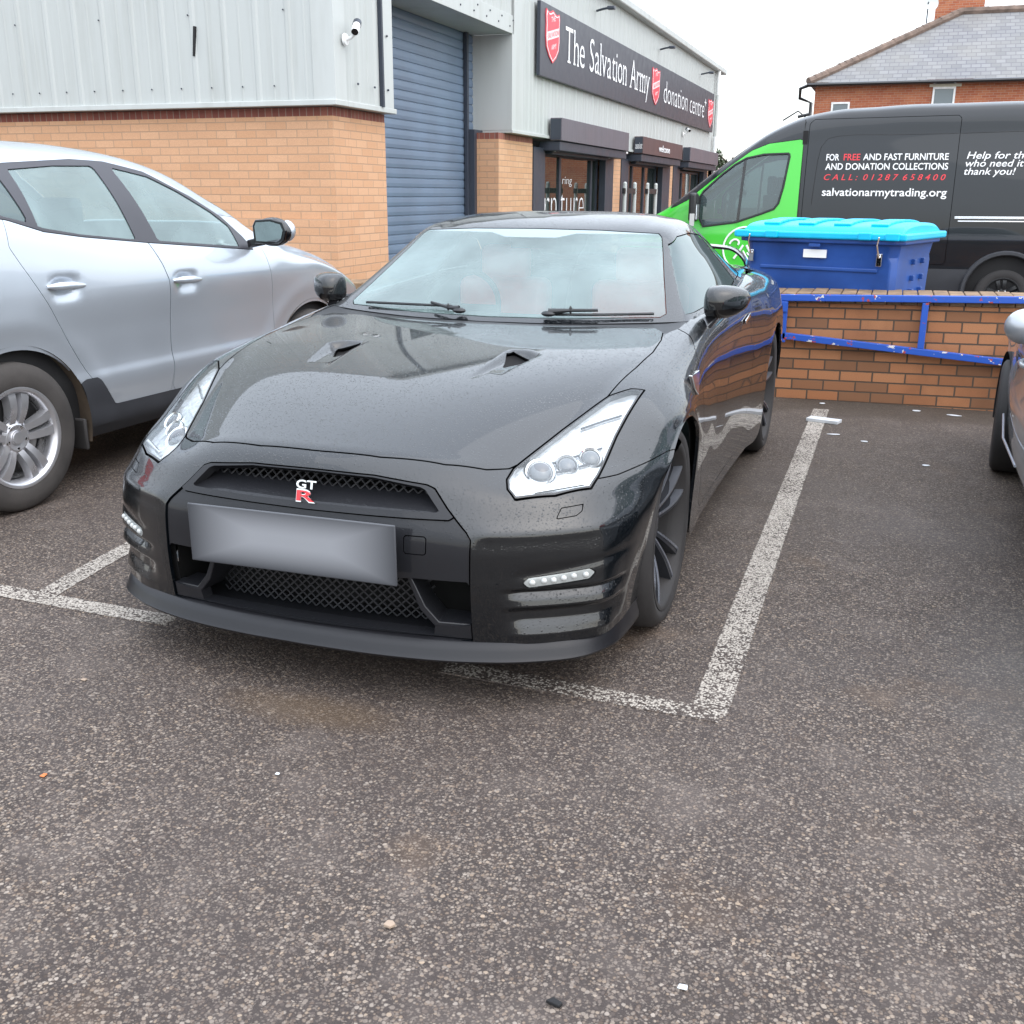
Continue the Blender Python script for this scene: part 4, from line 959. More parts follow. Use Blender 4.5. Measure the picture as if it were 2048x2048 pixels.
# ---------------------------------------------------------------- fascia sign
SX=FX+.18
sg=empty('fascia_sign',(SX,11.5,3.53),0,'long dark grey fascia sign with white lettering and red shields on the cladding','shop sign')
Y0,Y1,Z0,Z1=11.5,26.35,3.03,3.985
sp_=MB(); sp_.box(FX+CL+.036,SX,Y0,Y1,Z0,Z1); o=sp_.build('sign_panel','sign_grey',sg,0,.006)
rm=MB(); rm.box(FX+CL+.04,SX-.008,Y0-.005,Y0+.002,Z0+.006,Z1-.006); rm.build('sign_end','dark_steel',sg,0)
sg_inv=Matrix.Translation((-SX,-11.5,-3.53))
for ch in sg.children: ch.matrix_parent_inverse=sg_inv
def on_sign(o): o.matrix_parent_inverse=sg_inv; return o
def shield(yc,w,z0,z1):
    zc=(z0+z1)/2; h=z1-z0
    pts=[(-.5,.40),(-.46,.50),(-.30,.455),(-.17,.47),(0,.52),(.17,.47),(.30,.455),(.46,.50),(.5,.40),(.47,.22),(.49,-.05),(.44,-.24),(.25,-.40),(0,-.52),(-.25,-.40),(-.44,-.24),(-.49,-.05),(-.47,.22)]
    def poly(k): return [(yc+a*w*k,zc+c*h*k) for a,c in pts]
    fr=((SX,0,0),(0,1,0),(0,0,1),(1,0,0))
    m=MB(); m.prism(poly(1.0),fr,.012); s=on_sign(m.build('shield_emblem','red_shield',sg,0))
    m=MB(); m.prism([(yc+(a*.93)*w,zc+c*h*.93) for a,c in pts],fr,.014); (m.build('shield_border','white_letter',s,0))
    m=MB(); m.prism([(yc+(a*.86)*w,zc+c*h*.885) for a,c in pts],fr,.016); (m.build('shield_field','red_shield',s,0))
    m=MB(); m.prism([(yc-.42*w,zc-.12*h),(yc+.42*w,zc+.055*h),(yc+.42*w,zc+.225*h),(yc-.42*w,zc+.05*h)],fr,.019); (m.build('shield_band','pink_white',s,0))
    ang=math.atan2(.175*h,.84*w); u=(0,math.cos(ang),math.sin(ang))
    m=MB(); text_mb(m,'SALVATION',(SX+.0205,yc-.38*w,zc-.075*h),u,UZ,w=.76*w/max(math.cos(ang),.3),cap=.10*h); (m.build('emblem_lettering','red_letter',s,0,0,2,False))
    m=MB(); text_mb(m,'THE',(SX+.0175,yc-.15*w,zc+.27*h),u,UZ,w=.30*w,cap=.10*h); text_mb(m,'ARMY',(SX+.0175,yc-.12*w,zc-.27*h),u,UZ,w=.36*w,cap=.10*h); (m.build('emblem_lettering','white_letter',s,0,0,2,False))
MAT['pink_white']=simple('pale_pink_band',(.85,.62,.63),.4,var=.03)
shield(12.04,.66,3.25,3.92); shield(19.03,.72,3.20,3.87); shield(25.82,.74,3.14,3.80)
def serif_text(mb,s,y0,z0,y1,cap):
    """narrow serif lettering: built-in outlines plus slab serifs on each stem"""
    xh=text_geo('x')[0][:,1].max()/.70; ah=text_geo('h')[0][:,1].max()/.70-.03
    st={'T':[(.5,0,.42)],'h':[(.14,0,.42),(.86,0,.42),(.06,ah,.30)],'l':[(.5,0,1.7),(.2,ah,1.1)],'i':[(.5,0,1.7),(.2,xh-.03,1.1)],'n':[(.14,0,.42),(.86,0,.42),(.06,xh-.03,.28)],'r':[(.2,0,.6),(.1,xh-.03,.36)],'m':[(.09,0,.27),(.5,0,.27),(.91,0,.27),(.04,xh-.03,.18)],'A':[(.06,0,.30),(.94,0,.30)],'v':[(.10,xh-.03,.38),(.90,xh-.03,.36)],'y':[(.10,xh-.03,.38),(.90,xh-.03,.36)]}
    adv=[]; 
    for ch in s:
        if ch==' ': adv.append((.26,None)); continue
        V,F=text_geo(ch,0,-.006); x0,x1=V[:,0].min(),V[:,0].max(); adv.append((x1-x0,(V,F,x0)))
    gap=.085; tot=sum(a for a,_ in adv)+gap*(len(s)-1); k=(y1-y0)/tot; sy=cap/.70; y=y0
    for ch,(a,gx) in zip(s,adv):
        if gx:
            V,F,x0=gx; mb.add([(SX+.006,y+(q[0]-x0)*k,z0+q[1]*sy) for q in V],F)
            for fx,fz,fw in st.get(ch,[]):
                w=max(a,.09)*fw*k; zc=z0+fz*cap if fz else z0+.02*cap; yc=y+a*k*fx
                mb.add([(SX+.0062,yc-w/2,zc-.028*cap),(SX+.0062,yc+w/2,zc-.028*cap),(SX+.0062,yc+w/2,zc+.028*cap),(SX+.0062,yc-w/2,zc+.028*cap)],[(0,1,2,3)])
        y+=a*k+gap*k
m=MB(); serif_text(m,'The Salvation Army',12.68,3.335,18.42,.50); on_sign(m.build('lettering','white_letter',sg,0,0,2,False))
m=MB(); text_mb(m,'donation centre',(SX+.006,19.84,3.30),UY,UZ,w=5.0,cap=.45,bold=-.012); text_mb(m,'+',(SX+.006,24.86,3.55),UY,UZ,w=.26,cap=.26); on_sign(m.build('lettering','white_letter',sg,0,0,2,False))
# ---------------------------------------------------------------- small things on the building
CCTV1=(FX+CL+.03,5.915,2.80)
def cctv(base,n,aim,label):
    """bullet camera: wall plate at base, n outwards, aim = pointing direction"""
    base=Vector(base); n=Vector(n); aim=Vector(aim).normalized()
    e=empty('security_camera',base,0,label,'camera','white security cameras on the cladding')
    m=MB(); rot=n.to_track_quat('Z','Y').to_matrix().to_4x4(); m.lathe([(0,.001),(0,.055),(.02,.05),(.03,.001)],'z',16).xform(rot); m.build('wall_plate','white_upvc',e,40)
    p1=n*.07+Vector((0,0,.015)); p2=n*.12+Vector((0,0,.06)); m=MB(); m.tube([n*.02,p1,p2],.016,8); m.build('bracket','white_upvc',e,40)
    r2=aim.to_track_quat('Z','Y').to_matrix().to_4x4(); r2=r2@Matrix.Scale(.72,4); r2.translation=p2+Vector((0,0,.035))
    m=MB(); m.lathe([(-.14,.001),(-.14,.046),(-.12,.05),(.10,.05),(.115,.046)],'z',18).xform(r2); m.build('housing','white_upvc',e,40)
    m=MB(); m.lathe([(.10,.001),(.112,.044),(.112,.001)],'z',18).xform(r2); m.build('lens','gloss_black',e,40)
    m=MB(); m.lathe([(-.145,.001),(-.145,.054),(-.06,.056),(-.06,.052)],'z',18).xform(r2); m.build('rear_cap','dark_steel',e,40)
    return e
cctv(CCTV1,(1,0,0),(.25,-.80,-.55),'white bullet camera on a bracket on the pale cladding above the brick corner')
cctv((FX+CL+.03,22.55,2.80),(1,0,0),(.5,-.8,-.25),'small white camera under the far end of the fascia sign')
for y,lab in ((14.6,'sign lamp arm nearest the first red shield'),(19.6,'sign lamp arm above the middle red shield'),(24.5,'sign lamp arm above the last word of the sign')):
    e=empty('sign_lamp',(FX+CL+.03,y,4.30),0,'short grey '+lab,'lamp','arm lamps above the fascia sign')
    m=MB(); m.tube([(0,0,0),(.12,-.03,.02),(.24,-.06,.03)],.018,8); m.build('arm','dark_steel',e,40)
    m=MB(); m.box(.20,.32,-.11,-.01,.0,.05); m.build('lamp_head','dark_steel',e,30,.01)
# pale barrier posts with dark bars by the shop front
for y,x,lab in ((15.2,FX+.55,'pale post barrier with dark bar outside the shop window'),(17.0,FX+.55,'pale post barrier with dark bar outside the shop doorway')):
    e=empty('post_barrier',(x,y,0),0,lab,'barrier','pale posts outside the shop front')
    for dy in (0,.75):
        m=MB(); m.tube([(0,dy,0),(0,dy,1.62)],.035,10); m.ball((0,dy,1.62),.036,10,6); m.build('post','clad_trim',e,40)
    m=MB(); m.bar((0,-.1,1.5),(0,.85,1.5),.05,.09); m.build('bar','plastic',e,0)
# ---------------------------------------------------------------- low wall, blue barrier, bin
wl_=empty('low_brick_wall',(1.15,4.55,0),0,'low weathered brick wall with mossy coping behind the parking bays','wall'); wl_.rotation_euler=(0,math.radians(-.75),0)
b=MB(); b.box(-4.4,6.5,0,.40,-.3,.705); b.build('brickwork','wall_brick',wl_,0)
b=MB(); 
x=-4.4
while x<6.5:
    b.box(x+.003,x+.101,-.012-RNG.rand()*.008,.43,.707,.772+RNG.rand()*.010); x+=.104
b.build('coping','coping_brick',wl_,0,.006)
bar=empty('barrier_gate',(.80,4.50,.44),0,'chipped blue metal gate frame fixed along the low brick wall','gate')
b=MB(); T=.046
b.bar((-.02,0,.300),(2.9,0,.375),T,T); b.build('top_rail','blue_metal',bar,0,.004)
b=MB(); b.bar((.03,0,.275),(.03,0,-.02),T,T,(0,1,0)); b.build('end_post','blue_metal',bar,0,.004)
b=MB(); b.bar((.0,0,.03),(2.9,0,-.185),T,T); b.build('lower_rail','blue_metal',bar,0,.004)
b=MB(); b.bar((.985,0,.30),(.985,0,-.02),T*.95,T*.9,(0,1,0)); b.build('mid_post','blue_metal',bar,0,.004)
b=MB(); b.box(-.045,.055,-.034,-.024,.20,.275); b.build('lock_box','blue_metal',bar,0,.004)
b=MB(); b.box(-.11,-.05,-.02,.02,.26,.34); b.build('hinge_bracket','blue_metal',bar,0,.004)
# wheeled bin
bn=empty('waste_container',(1.13,5.45,-.045),math.radians(-17),'dark blue wheeled waste container with a bright blue lid behind the low wall','bin')
b=MB()
def ring(w,d,z,r=.06): 
    return [(-w+r,-d,z),(w-r,-d,z),(w,-d+r,z),(w,d-r,z),(w-r,d,z),(-w+r,d,z),(-w,d-r,z),(-w,-d+r,z)]
rs=[ring(.565,.40,.22,.04),ring(.575,.425,.62,.04),ring(.58,.43,.66,.04),ring(.588,.445,1.02,.04),ring(.585,.45,1.06),ring(.60,.465,1.15),ring(.64,.50,1.155),ring(.64,.50,1.19)]
V=[q for r in rs for q in r]; F=[tuple(range(8))[::-1],tuple(range(56,64))]
for i in range(7):
    for k in range(8): k2=(k+1)%8; F.append((i*8+k,i*8+k2,(i+1)*8+k2,(i+1)*8+k))
b.add(V,F); body=b.build('container_body','blue_bin',bn,30,.008)
m=MB()
for zz in (.72,.95): m.box(-.46,.46,-.455+(.02 if zz<.8 else 0),-.40,zz,zz+.03)
m.box(-.60,-.575,-.3,.3,.85,.95); m.build('moulded_rib','blue_bin',body,0,.008)
b=MB(); b.box(-.665,.665,-.525,.52,1.185,1.235); lid=b.build('lid','blue_lid',bn,0,.012)
G=[]
for k in range(13):
    a=math.pi*k/12; G.append([(xx,-.46*math.cos(a)+.02,1.235+.070*math.sin(a)**.7) for xx in (-.62,-.60,.60,.62)])
G=np.array(G); G[:,0,2]-=.02; G[:,3,2]-=.02
b=MB(); b.grid(G); b.add([tuple(q) for q in G[:,0]],[tuple(range(13))]); b.add([tuple(q) for q in G[:,3]],[tuple(range(13))[::-1]]); b.build('lid_dome','blue_lid',lid,50)
for xx in (-.42,-.14,.14,.42):
    b=MB(); P=[(xx,-.46*math.cos(math.pi*k/12)+.02,1.240+.075*math.sin(math.pi*k/12)**.7) for k in range(2,11)]
    for q,r in zip(P[:-1],P[1:]): b.bar(q,r,.13,.02)
    b.build('lid_rib','blue_lid',lid,0,.006)
for xx in (-.60,-.36,.36,.56): b=MB(); b.box(xx-.04,xx+.06,-.545,-.50,1.185,1.24); b.build('lid_tab','blue_lid',lid,0,.01)
for xx in (-.53,.47):
    b=MB(); b.box(xx-.02,xx+.02,-.475,-.462,1.00,1.09); b.tube([(xx,-.485,1.06),(xx-.005,-.53,1.15),(xx+.01,-.55,1.21)],.007,6); b.build('metal_clasp','chrome',bn,0,.003)
b=MB(); b.box(-.11,.07,-.468,-.458,1.045,1.105); b.build('paper_label','white_letter',bn,0)
b=MB(); b.box(-.06,.03,-.505,-.49,1.125,1.15); b.build('lid_catch','blue_bin',bn,0,.004)
for sx,sy in ((-1,-1),(1,-1),(-1,1),(1,1)):
    b=MB(); b.lathe([(-.025,.01),(-.025,.09),(.025,.09),(.025,.01)],'x',18,c=(sx*.42,sy*.28,.09)); b.box(sx*.42-.03,sx*.42+.03,sy*.28-.03,sy*.28+.03,.14,.23); b.build('castor','rubber',bn,40)
for zz in (1.02,.90,.80):
    for yy in (-.05,.18): b=MB(); b.bar((.57,yy,zz),(.615,yy,zz),.035,.04); b.build('side_lug','blue_bin',bn,0,.006)
# ---------------------------------------------------------------- house and tree far behind
hs_=empty('brick_house',(0,36,0),0,'red brick house with grey slate roof and chimney rising behind the van','house')
b=MB(); b.box(-1.55,11,0,8,0,5.02); b.build('brick_wall','house_brick',hs_,0)
b=MB(); ex=-1.78; A=[(ex,-.25,5.05),(11.2,-.25,5.05),(11.2,4,7.62),(2.95,4,7.62),(ex,8.25,5.05),(11.2,8.25,5.05)]
b.add(A,[(0,1,2,3),(0,3,4),(4,3,2,5)]); rf=b.build('roof','slate',hs_,0)
b=MB(); P0=Vector((ex,-.25,5.07)); P1=Vector((2.95,4,7.66))
n=26
for k in range(n):
    a=P0.lerp(P1,k/n); c=P0.lerp(P1,(k+1)/n+.004); b.tube([a+Vector((0,0,.02+.03*RNG.rand())),c+Vector((0,0,.02))],.13,8)
b.build('hip_tile_run','ridge_tile',rf,40)
b=MB()
for k in range(20):
    a=Vector((2.95+k*.42,4,7.66)); b.tube([a,a+Vector((.43,0,.01))],.14,8)
b.build('ridge_tile_run','ridge_tile',rf,40)
b=MB(); b.box(2.05,3.65,4.0,5.0,6.8,8.7); b.box(1.98,3.72,3.93,5.07,8.4,8.55); b.build('chimney','house_brick',rf,0)
b=MB(); b.tube([(ex-.02,-.33,5.0),(11.2,-.33,5.0)],.07,8); b.build('gutter','gloss_black',hs_,40)
b=MB(); b.tube([(ex+.0,-.33,4.98),(ex-.25,-.2,4.9),(ex-.25,-.15,4.6),(ex+.13,-.08,4.45),(ex+.13,-.08,0)],.06,8); b.build('downpipe','gloss_black',hs_,40)
def hwin(x0,x1,z0,z1,lint=True):
    f=MB(); w=.06; f.box(x0,x1,-.05,.03,z0,z0+w); f.box(x0,x1,-.05,.03,z1-w,z1); f.box(x0,x0+w,-.049,.029,z0+w,z1-w); f.box(x1-w,x1,-.049,.029,z0+w,z1-w)
    o=f.build('window','white_upvc',hs_,0); g=MB(); g.box(x0+w,x1-w,-.02,-.005,z0+w,z1-w); g.build('pane','house_glass',o,0)
    if lint:
        l=MB(); l.box(x0-.12,x1+.16,-.06,.02,z1,z1+.09); l.build('lintel','stone',hs_,0)
hwin(-.98,-.38,3.5,4.46,False); hwin(2.2,2.9,3.6,4.86)
dish=empty('satellite_dish',(1.78,38.6,7.35),0,'grey satellite dish on the slate roof beside the chimney','satellite dish')
b=MB(); b.lathe([(0,.001),(.02,.12),(.07,.24),(.12,.31),(.125,.31),(.07,.22),(.03,.10),(.01,.001)],'z',24); b.xform(Matrix.Rotation(math.radians(70),4,'X')@Matrix.Rotation(math.radians(35),4,'Y')); b.v=[(x,y,z+.45) for x,y,z in b.v]; b.build('reflector_dish','clad_trim',dish,50)
b=MB(); b.tube([(0,0,-.2),(0,0,.4),(0,-.1,.45)],.025,6); b.build('mast','dark_steel',dish,40)
def tree(loc,h,r,label,seed):
    rg=np.random.RandomState(seed); e=empty('tree',loc,0,label,'tree')
    m=MB(); m.tube([(0,0,0),(.05,.02,h*.4),(-.03,.05,h*.75)],[.16,.11,.04],8)
    tips=[]
    for k in range(12):
        a=rg.rand()*6.28; z0=h*(.3+.4*rg.rand()); L=r*(.5+.6*rg.rand()); p1=(L*math.cos(a),L*math.sin(a),z0+L*.7); m.tube([(0,0,z0),(p1[0]*.5,p1[1]*.5,z0+L*.42),p1],[.05,.03,.012],6); tips.append(p1); tips.append((p1[0]*.6,p1[1]*.6,p1[2]-.15))
    m.build('trunk','bark',e,40)
    c=MB()
    for t in tips:
        for k in range(45):
            q=np.array(t)+rg.normal(0,.30,3)*r*.55; d=rg.normal(0,1,3); d/=np.linalg.norm(d); u=np.cross(d,[0,0,1.01]); u/=np.linalg.norm(u); w=np.cross(d,u); s=.05+.06*rg.rand()
            c.add([q-u*s*.5,q+w*s*.9,q+u*s*.5,q-w*s*.9],[(0,1,2,3)])
    c.build('crown','leaf',e,0,0,2,False)
tree((-3.80,33.5,0),3.5,.75,'small sparse tree showing between the building end and the van',3)
# ---------------------------------------------------------------- lofted everyday vehicles
def loft(stations,sect,cnt=10,ccnt=10,cap0=True,cap1=True):
    R=np.array([sect(y) for y in stations])          # (rows,cols,3)
    G=herm(herm(R,[cnt]*(len(stations)-1),0),[ccnt]*(R.shape[1]-1),1)
    if cap0: a=G[0]*[0,1,1]+[0,-.004,0]; m=(G[0]*[.5,1,1])+[0,-.003,0]; G=np.concatenate([[a],[m],G])
    if cap1: a=G[-1]*[0,1,1]+[0,.004,0]; m=(G[-1]*[.5,1,1])+[0,.003,0]; G=np.concatenate([G,[m],[a]])
    return G
def car_section(y,zr,zb,w,wr,ridge,wheels,low):
    """half section: sill -> side -> belt -> roof centre"""
    Zr,Zb,Wd=zr(y),zb(y),w(y); gh=Zr-Zb
    fl=sum(.006*math.exp(-(((y-c)/.42)**4)) for c in wheels)
    if gh>.16:
        k=min(1,(gh-.16)/.25); rw=wr(y)
        bx=Wd-.055
        up=[(bx,Zb),(bx+(rw+.03-bx)*.5+.02,Zb+(gh-.13)*.52),(rw+.035,Zr-.13*k-.03*(1-k)),(rw-.04,Zr-.052*k-.015),(rw*.58,Zr-.012),(0,Zr)]
        top=Zb
    else:
        h=Zr; up=[(Wd-.075,h-.085),(Wd-.12,h-.05),(Wd-.19,h-.028),(Wd-.30,h-.012),(Wd*.45,h+.002),(0,h+.008)]; top=h-.085
    lo=low
    rz=min(ridge,top-.06)
    zs=[.24,.31,.41,.545,.60,.76]; k=min(1,(rz-.24)/(ridge-.24)); zs=[.24+(z-.24)*k for z in zs]
    xs=[Wd-.10,Wd-.05,Wd-.036,Wd-.020,Wd-.030+fl,Wd-.026+fl]
    side=list(zip(xs,zs))+[(Wd-.002,rz),(Wd-.018,rz+(top-rz)*.5)]
    return [(x,y,z) for x,z in side+up]
def interp(K):
    a=np.array(K,float); return lambda y: float(np.interp(y,a[:,0],a[:,1]))
def side_cut(S,poly,gap=.0016,xmin=.45,r=0):
    f=np.where((S.V[:,0]>xmin),sd_poly(S.V[:,1:],poly,r),1); return S.split(f,gap)
def emit(S,name,mat,par,fl=.01,off=0,two=True):
    a=S.off(off) if off else S
    o=a.obj(name,mat,par,fl); 
    if two: a.mirror().obj(name,mat,par,fl)
    return o
def circle_poly(yc,zc,R,n=60,sq=1.0): return [(yc+R*math.cos(2*math.pi*k/n),zc+R*sq*math.sin(2*math.pi*k/n)) for k in range(n)]
# ---- silver crossover ------------------------------------------------
def suv():
    e=empty('silver_crossover',(-3.0,2.87,0),math.radians(180-2.2),'silver five-door crossover with misted windows and five-spoke alloys, parked nose in','car')
    zr=interp([(-.89,.62),(-.84,.80),(-.72,.90),(-.54,.985),(-.33,1.06),(-.06,1.13),(.2,1.185),(.38,1.235),(.53,1.375),(.72,1.49),(.95,1.60),(1.2,1.66),(1.52,1.69),(2.12,1.705),(2.6,1.685),(3.0,1.635),(3.2,1.57),(3.33,1.42),(3.43,1.2),(3.49,.95),(3.52,.6)])
    zb=interp([(-1,1.0),(.4,1.11),(.7,1.127),(1.5,1.195),(2.0,1.238),(2.43,1.325),(2.9,1.37),(3.6,1.38)])
    w=interp([(-.89,.62),(-.84,.72),(-.72,.82),(-.5,.88),(-.2,.908),(.2,.912),(2.6,.912),(2.95,.90),(3.2,.865),(3.4,.79),(3.52,.70)])
    wr=interp([(-1,.60),(.4,.66),(1.0,.60),(2.2,.60),(3.2,.56),(3.6,.55)])
    st=[-.89,-.84,-.72,-.54,-.33,-.06,.2,.38,.53,.72,.95,1.2,1.52,1.9,2.3,2.6,3.0,3.2,3.33,3.43,3.49,3.52]
    G=loft(st,lambda y:car_section(y,zr,zb,w,wr,.985,(0,2.55),0),12,9)
    for yc in (0,2.53):
        rr=np.hypot(G[...,1]-yc,(G[...,2]-.345)/.92); m=(G[...,0]>.75)&(G[...,2]>.3); G[...,0]+=np.where(m,.007*np.exp(-((rr-.56)/.06)**2),0)
    for hy,hz in ((2.18,1.010),(1.29,.978)): G[...,0]-=np.where(G[...,0]>.7,.020*np.exp(-(((G[...,1]-hy)/.085)**4+((G[...,2]-hz)/.048)**4)),0)
    S=Surf.grid(G,flip=False)
    i=np.argmax(S.V[:,0]); 
    if S.N[i,0]<0: S.N=-S.N; S.F=S.F[:,::-1]
    S.off(-.05).faces((S.cen()[:,2]<1.0)).both().obj('inner_shell','dark',e,0)
    for yc in (0,2.53):
        S=S.outside(np.where(S.V[:,0]>.5,sd_poly(S.V[:,1:],circle_poly(yc,.345,.445,60,.92)),1))
    FR=[(.60,1.195),(.711,1.313),(.922,1.431),(1.224,1.557),(1.502,1.604),(1.738,1.609),(2.211,1.578),(2.60,1.51),(2.86,1.42),(2.78,1.365),(2.44,1.328),(2.235,1.27),(1.987,1.238),(1.516,1.192),(.699,1.124),(.58,1.115)]
    frame,S=side_cut(S,FR)
    g1,frame=side_cut(frame,[(2.207,1.548),(1.90,1.572),(1.622,1.578),(1.608,1.212),(2.0,1.252),(2.262,1.292)],.001)
    g2,frame=side_cut(frame,[(1.489,1.573),(1.224,1.530),(1.024,1.452),(.80,1.335),(.70,1.255),(.715,1.140),(1.434,1.200)],.001)
    g3,frame=side_cut(frame,[(2.30,1.55),(2.55,1.495),(2.70,1.43),(2.47,1.35),(2.31,1.312)],.001)
    cl,S=side_cut(S,[(-1,-.1),(4,-.1),(4,.385),(2.3,.385),(2.12,.555),(2.02,.555),(1.90,.395),(.50,.388),(.42,.50),(.36,.50),(-.2,.41),(-1,.41)],.001)
    d1,S=side_cut(S,[(1.524,1.35),(1.524,1.194),(1.47,1.08),(1.441,.99),(1.436,.75),(1.44,.523),(1.46,.40),(1.50,.385),(1.86,.385),(1.905,.40),(1.98,.47),(2.07,.561),(2.19,.745),(2.303,.94),(2.43,1.14),(2.47,1.21),(2.45,1.40)],.0016,.6)
    d2,S=side_cut(S,[(.50,1.30),(.498,1.029),(.47,.88),(.46,.793),(.455,.588),(.46,.42),(.50,.388),(1.43,.388),(1.445,.42),(1.437,.523),(1.433,.75),(1.437,.99),(1.466,1.08),(1.520,1.194),(1.52,1.40)],.0016,.6)
    HD=[(-.86,.79),(-.72,.90),(-.46,.98),(-.42,.955),(-.60,.82),(-.80,.73)]
    hl,S=side_cut(S,HD,.002,.35)
    ws,S=S.split(np.where((S.N[:,2]>.2)&(S.V[:,1]<1.2)&(S.V[:,1]>.3),sd_poly(S.V[:,[1,0]],[(.42,-.1),(.44,.70),(.95,.56),(1.06,.50),(1.10,-.1)]),1),.002)
    rw,S=S.split(np.where((S.V[:,1]>3.0)&(S.N[:,1]>.2),sd_poly(S.V[:,[2,0]],[(1.52,-.1),(1.50,.50),(1.18,.62),(1.15,-.1)]),1),.002)
    tl,S=side_cut(S,[(3.1,1.12),(3.6,1.10),(3.6,.92),(3.25,.95)],.002,.4)
    S.both().obj('body','silver_paint',e,.012)
    emit(frame,'window_frame','trim',e,.012,.002)
    for g,n in ((g1,'rear_side_window'),(g2,'front_side_window'),(g3,'quarter_window')): emit(g,n,'suv_glass' if n!='quarter_window' else 'side_glass',e,.004,-.003)
    emit(cl,'sill_cladding','clad_plastic',e,.012)
    emit(hl,'headlight','reflector',e,.01); emit(tl,'tail_light','red_badge',e,.01)
    ws.both().obj('windscreen','suv_glass',e,.004); rw.both().obj('rear_window','suv_glass',e,.004)
    for s in (1,-1):
        m=(lambda q:q) if s>0 else (lambda q:q.mirror())
        for d,hy,hz in ((d1,2.18,1.018),(d2,1.29,.985)):
            o=m(d).obj('door','silver_paint',e,.012)
            b=MB(); b.tube([(s*.908,hy+.12,hz+.004),(s*.925,hy+.06,hz+.004),(s*.930,hy-.02,hz+.002),(s*.908,hy-.12,hz-.004)],[.008,.020,.021,.008],10); b.build('door_handle','silver_paint',o,50)
        mr=empty('door_mirror'); mr.parent=e
        b=MB(); b.ball((s*1.035,.62,1.225),(.125,.085,.085),20,12); b.v=[(x,min(y,.655),z) for x,y,z in b.v]; b.build('mirror_housing','gloss_black',mr,50)
        b=MB(); b.ball((s*1.115,.59,1.232),(.050,.05,.062),16,10); b.build('mirror_cap','silver_paint',mr,50)
        b=MB(); b.prism([(s*a,c) for a,c in ((.925,1.155),(1.10,1.150),(1.14,1.175),(1.155,1.235),(1.135,1.285),(1.05,1.302),(.94,1.295),(.918,1.26))],((0,.648,0),(1,0,0),(0,0,1),(0,1,0)),.02); b.build('mirror_rim','gloss_black',mr,30,.006)
        b=MB(); b.prism([(s*a,c) for a,c in ((.945,1.172),(1.09,1.168),(1.12,1.187),(1.135,1.235),(1.118,1.27),(1.05,1.286),(.95,1.28),(.938,1.255))],((0,.668,0),(1,0,0),(0,0,1),(0,1,0)),.004); b.build('mirror_glass','mirror_dull',mr,30)
        b=MB(); b.bar((s*.86,.62,1.15),(s*.96,.62,1.17),.06,.05); b.build('mirror_arm','gloss_black',mr,30,.01)
        for yc in (0,2.55):
            b=MB(); wheel_well(b,.895*s,yc-.02*(yc>1),.345,.43,.42,s); b.build('arch_liner','dark_brown',e,40)
            make_wheel(e,(s*.79,yc,.351),s,.351,.232,.225,'five',('dusty_rubber','alloy','alloy'))
            b=MB(); b.box(min(s*.70,s*.885),max(s*.70,s*.885),yc-.43,yc-.41,.20,.36) if yc>1 else None
            if yc>1: b.build('mud_flap','rubber',e,30,.01)
    b=MB(); b.box(-.80,.80,.4,3.2,.25,.40); b.build('cabin_floor','dark',e,0)
    b=MB(); b.box(-.78,.78,.50,.82,.80,1.09); b.build('dashboard','dark',e,30,.04)
    for sx in (-.37,.37):
        for yy in (1.55,2.35):
            b=MB(); b.box(sx-.24,sx+.24,yy,yy+.12,.6,1.2); b.box(sx-.13,sx+.13,yy+.02,yy+.10,1.2,1.42); b.box(sx-.24,sx+.24,yy-.5,yy,.5,.66); b.build('seat','seat_grey',e,40,.03,3)
    b=MB(); c0=Vector((.37,.98,1.05)); b.tube([c0+Vector((.19*math.cos(a),.05*math.sin(a),.18*math.sin(a))) for a in np.linspace(0,2*math.pi,25)],.014,8,False); b.v=[(-x,y,z) for x,y,z in b.v]; b.build('steering_wheel','dark',e,40)
MAT['mirror_dull']=simple('mirror_glass',(.42,.47,.49),.06,metal=1)
suv()
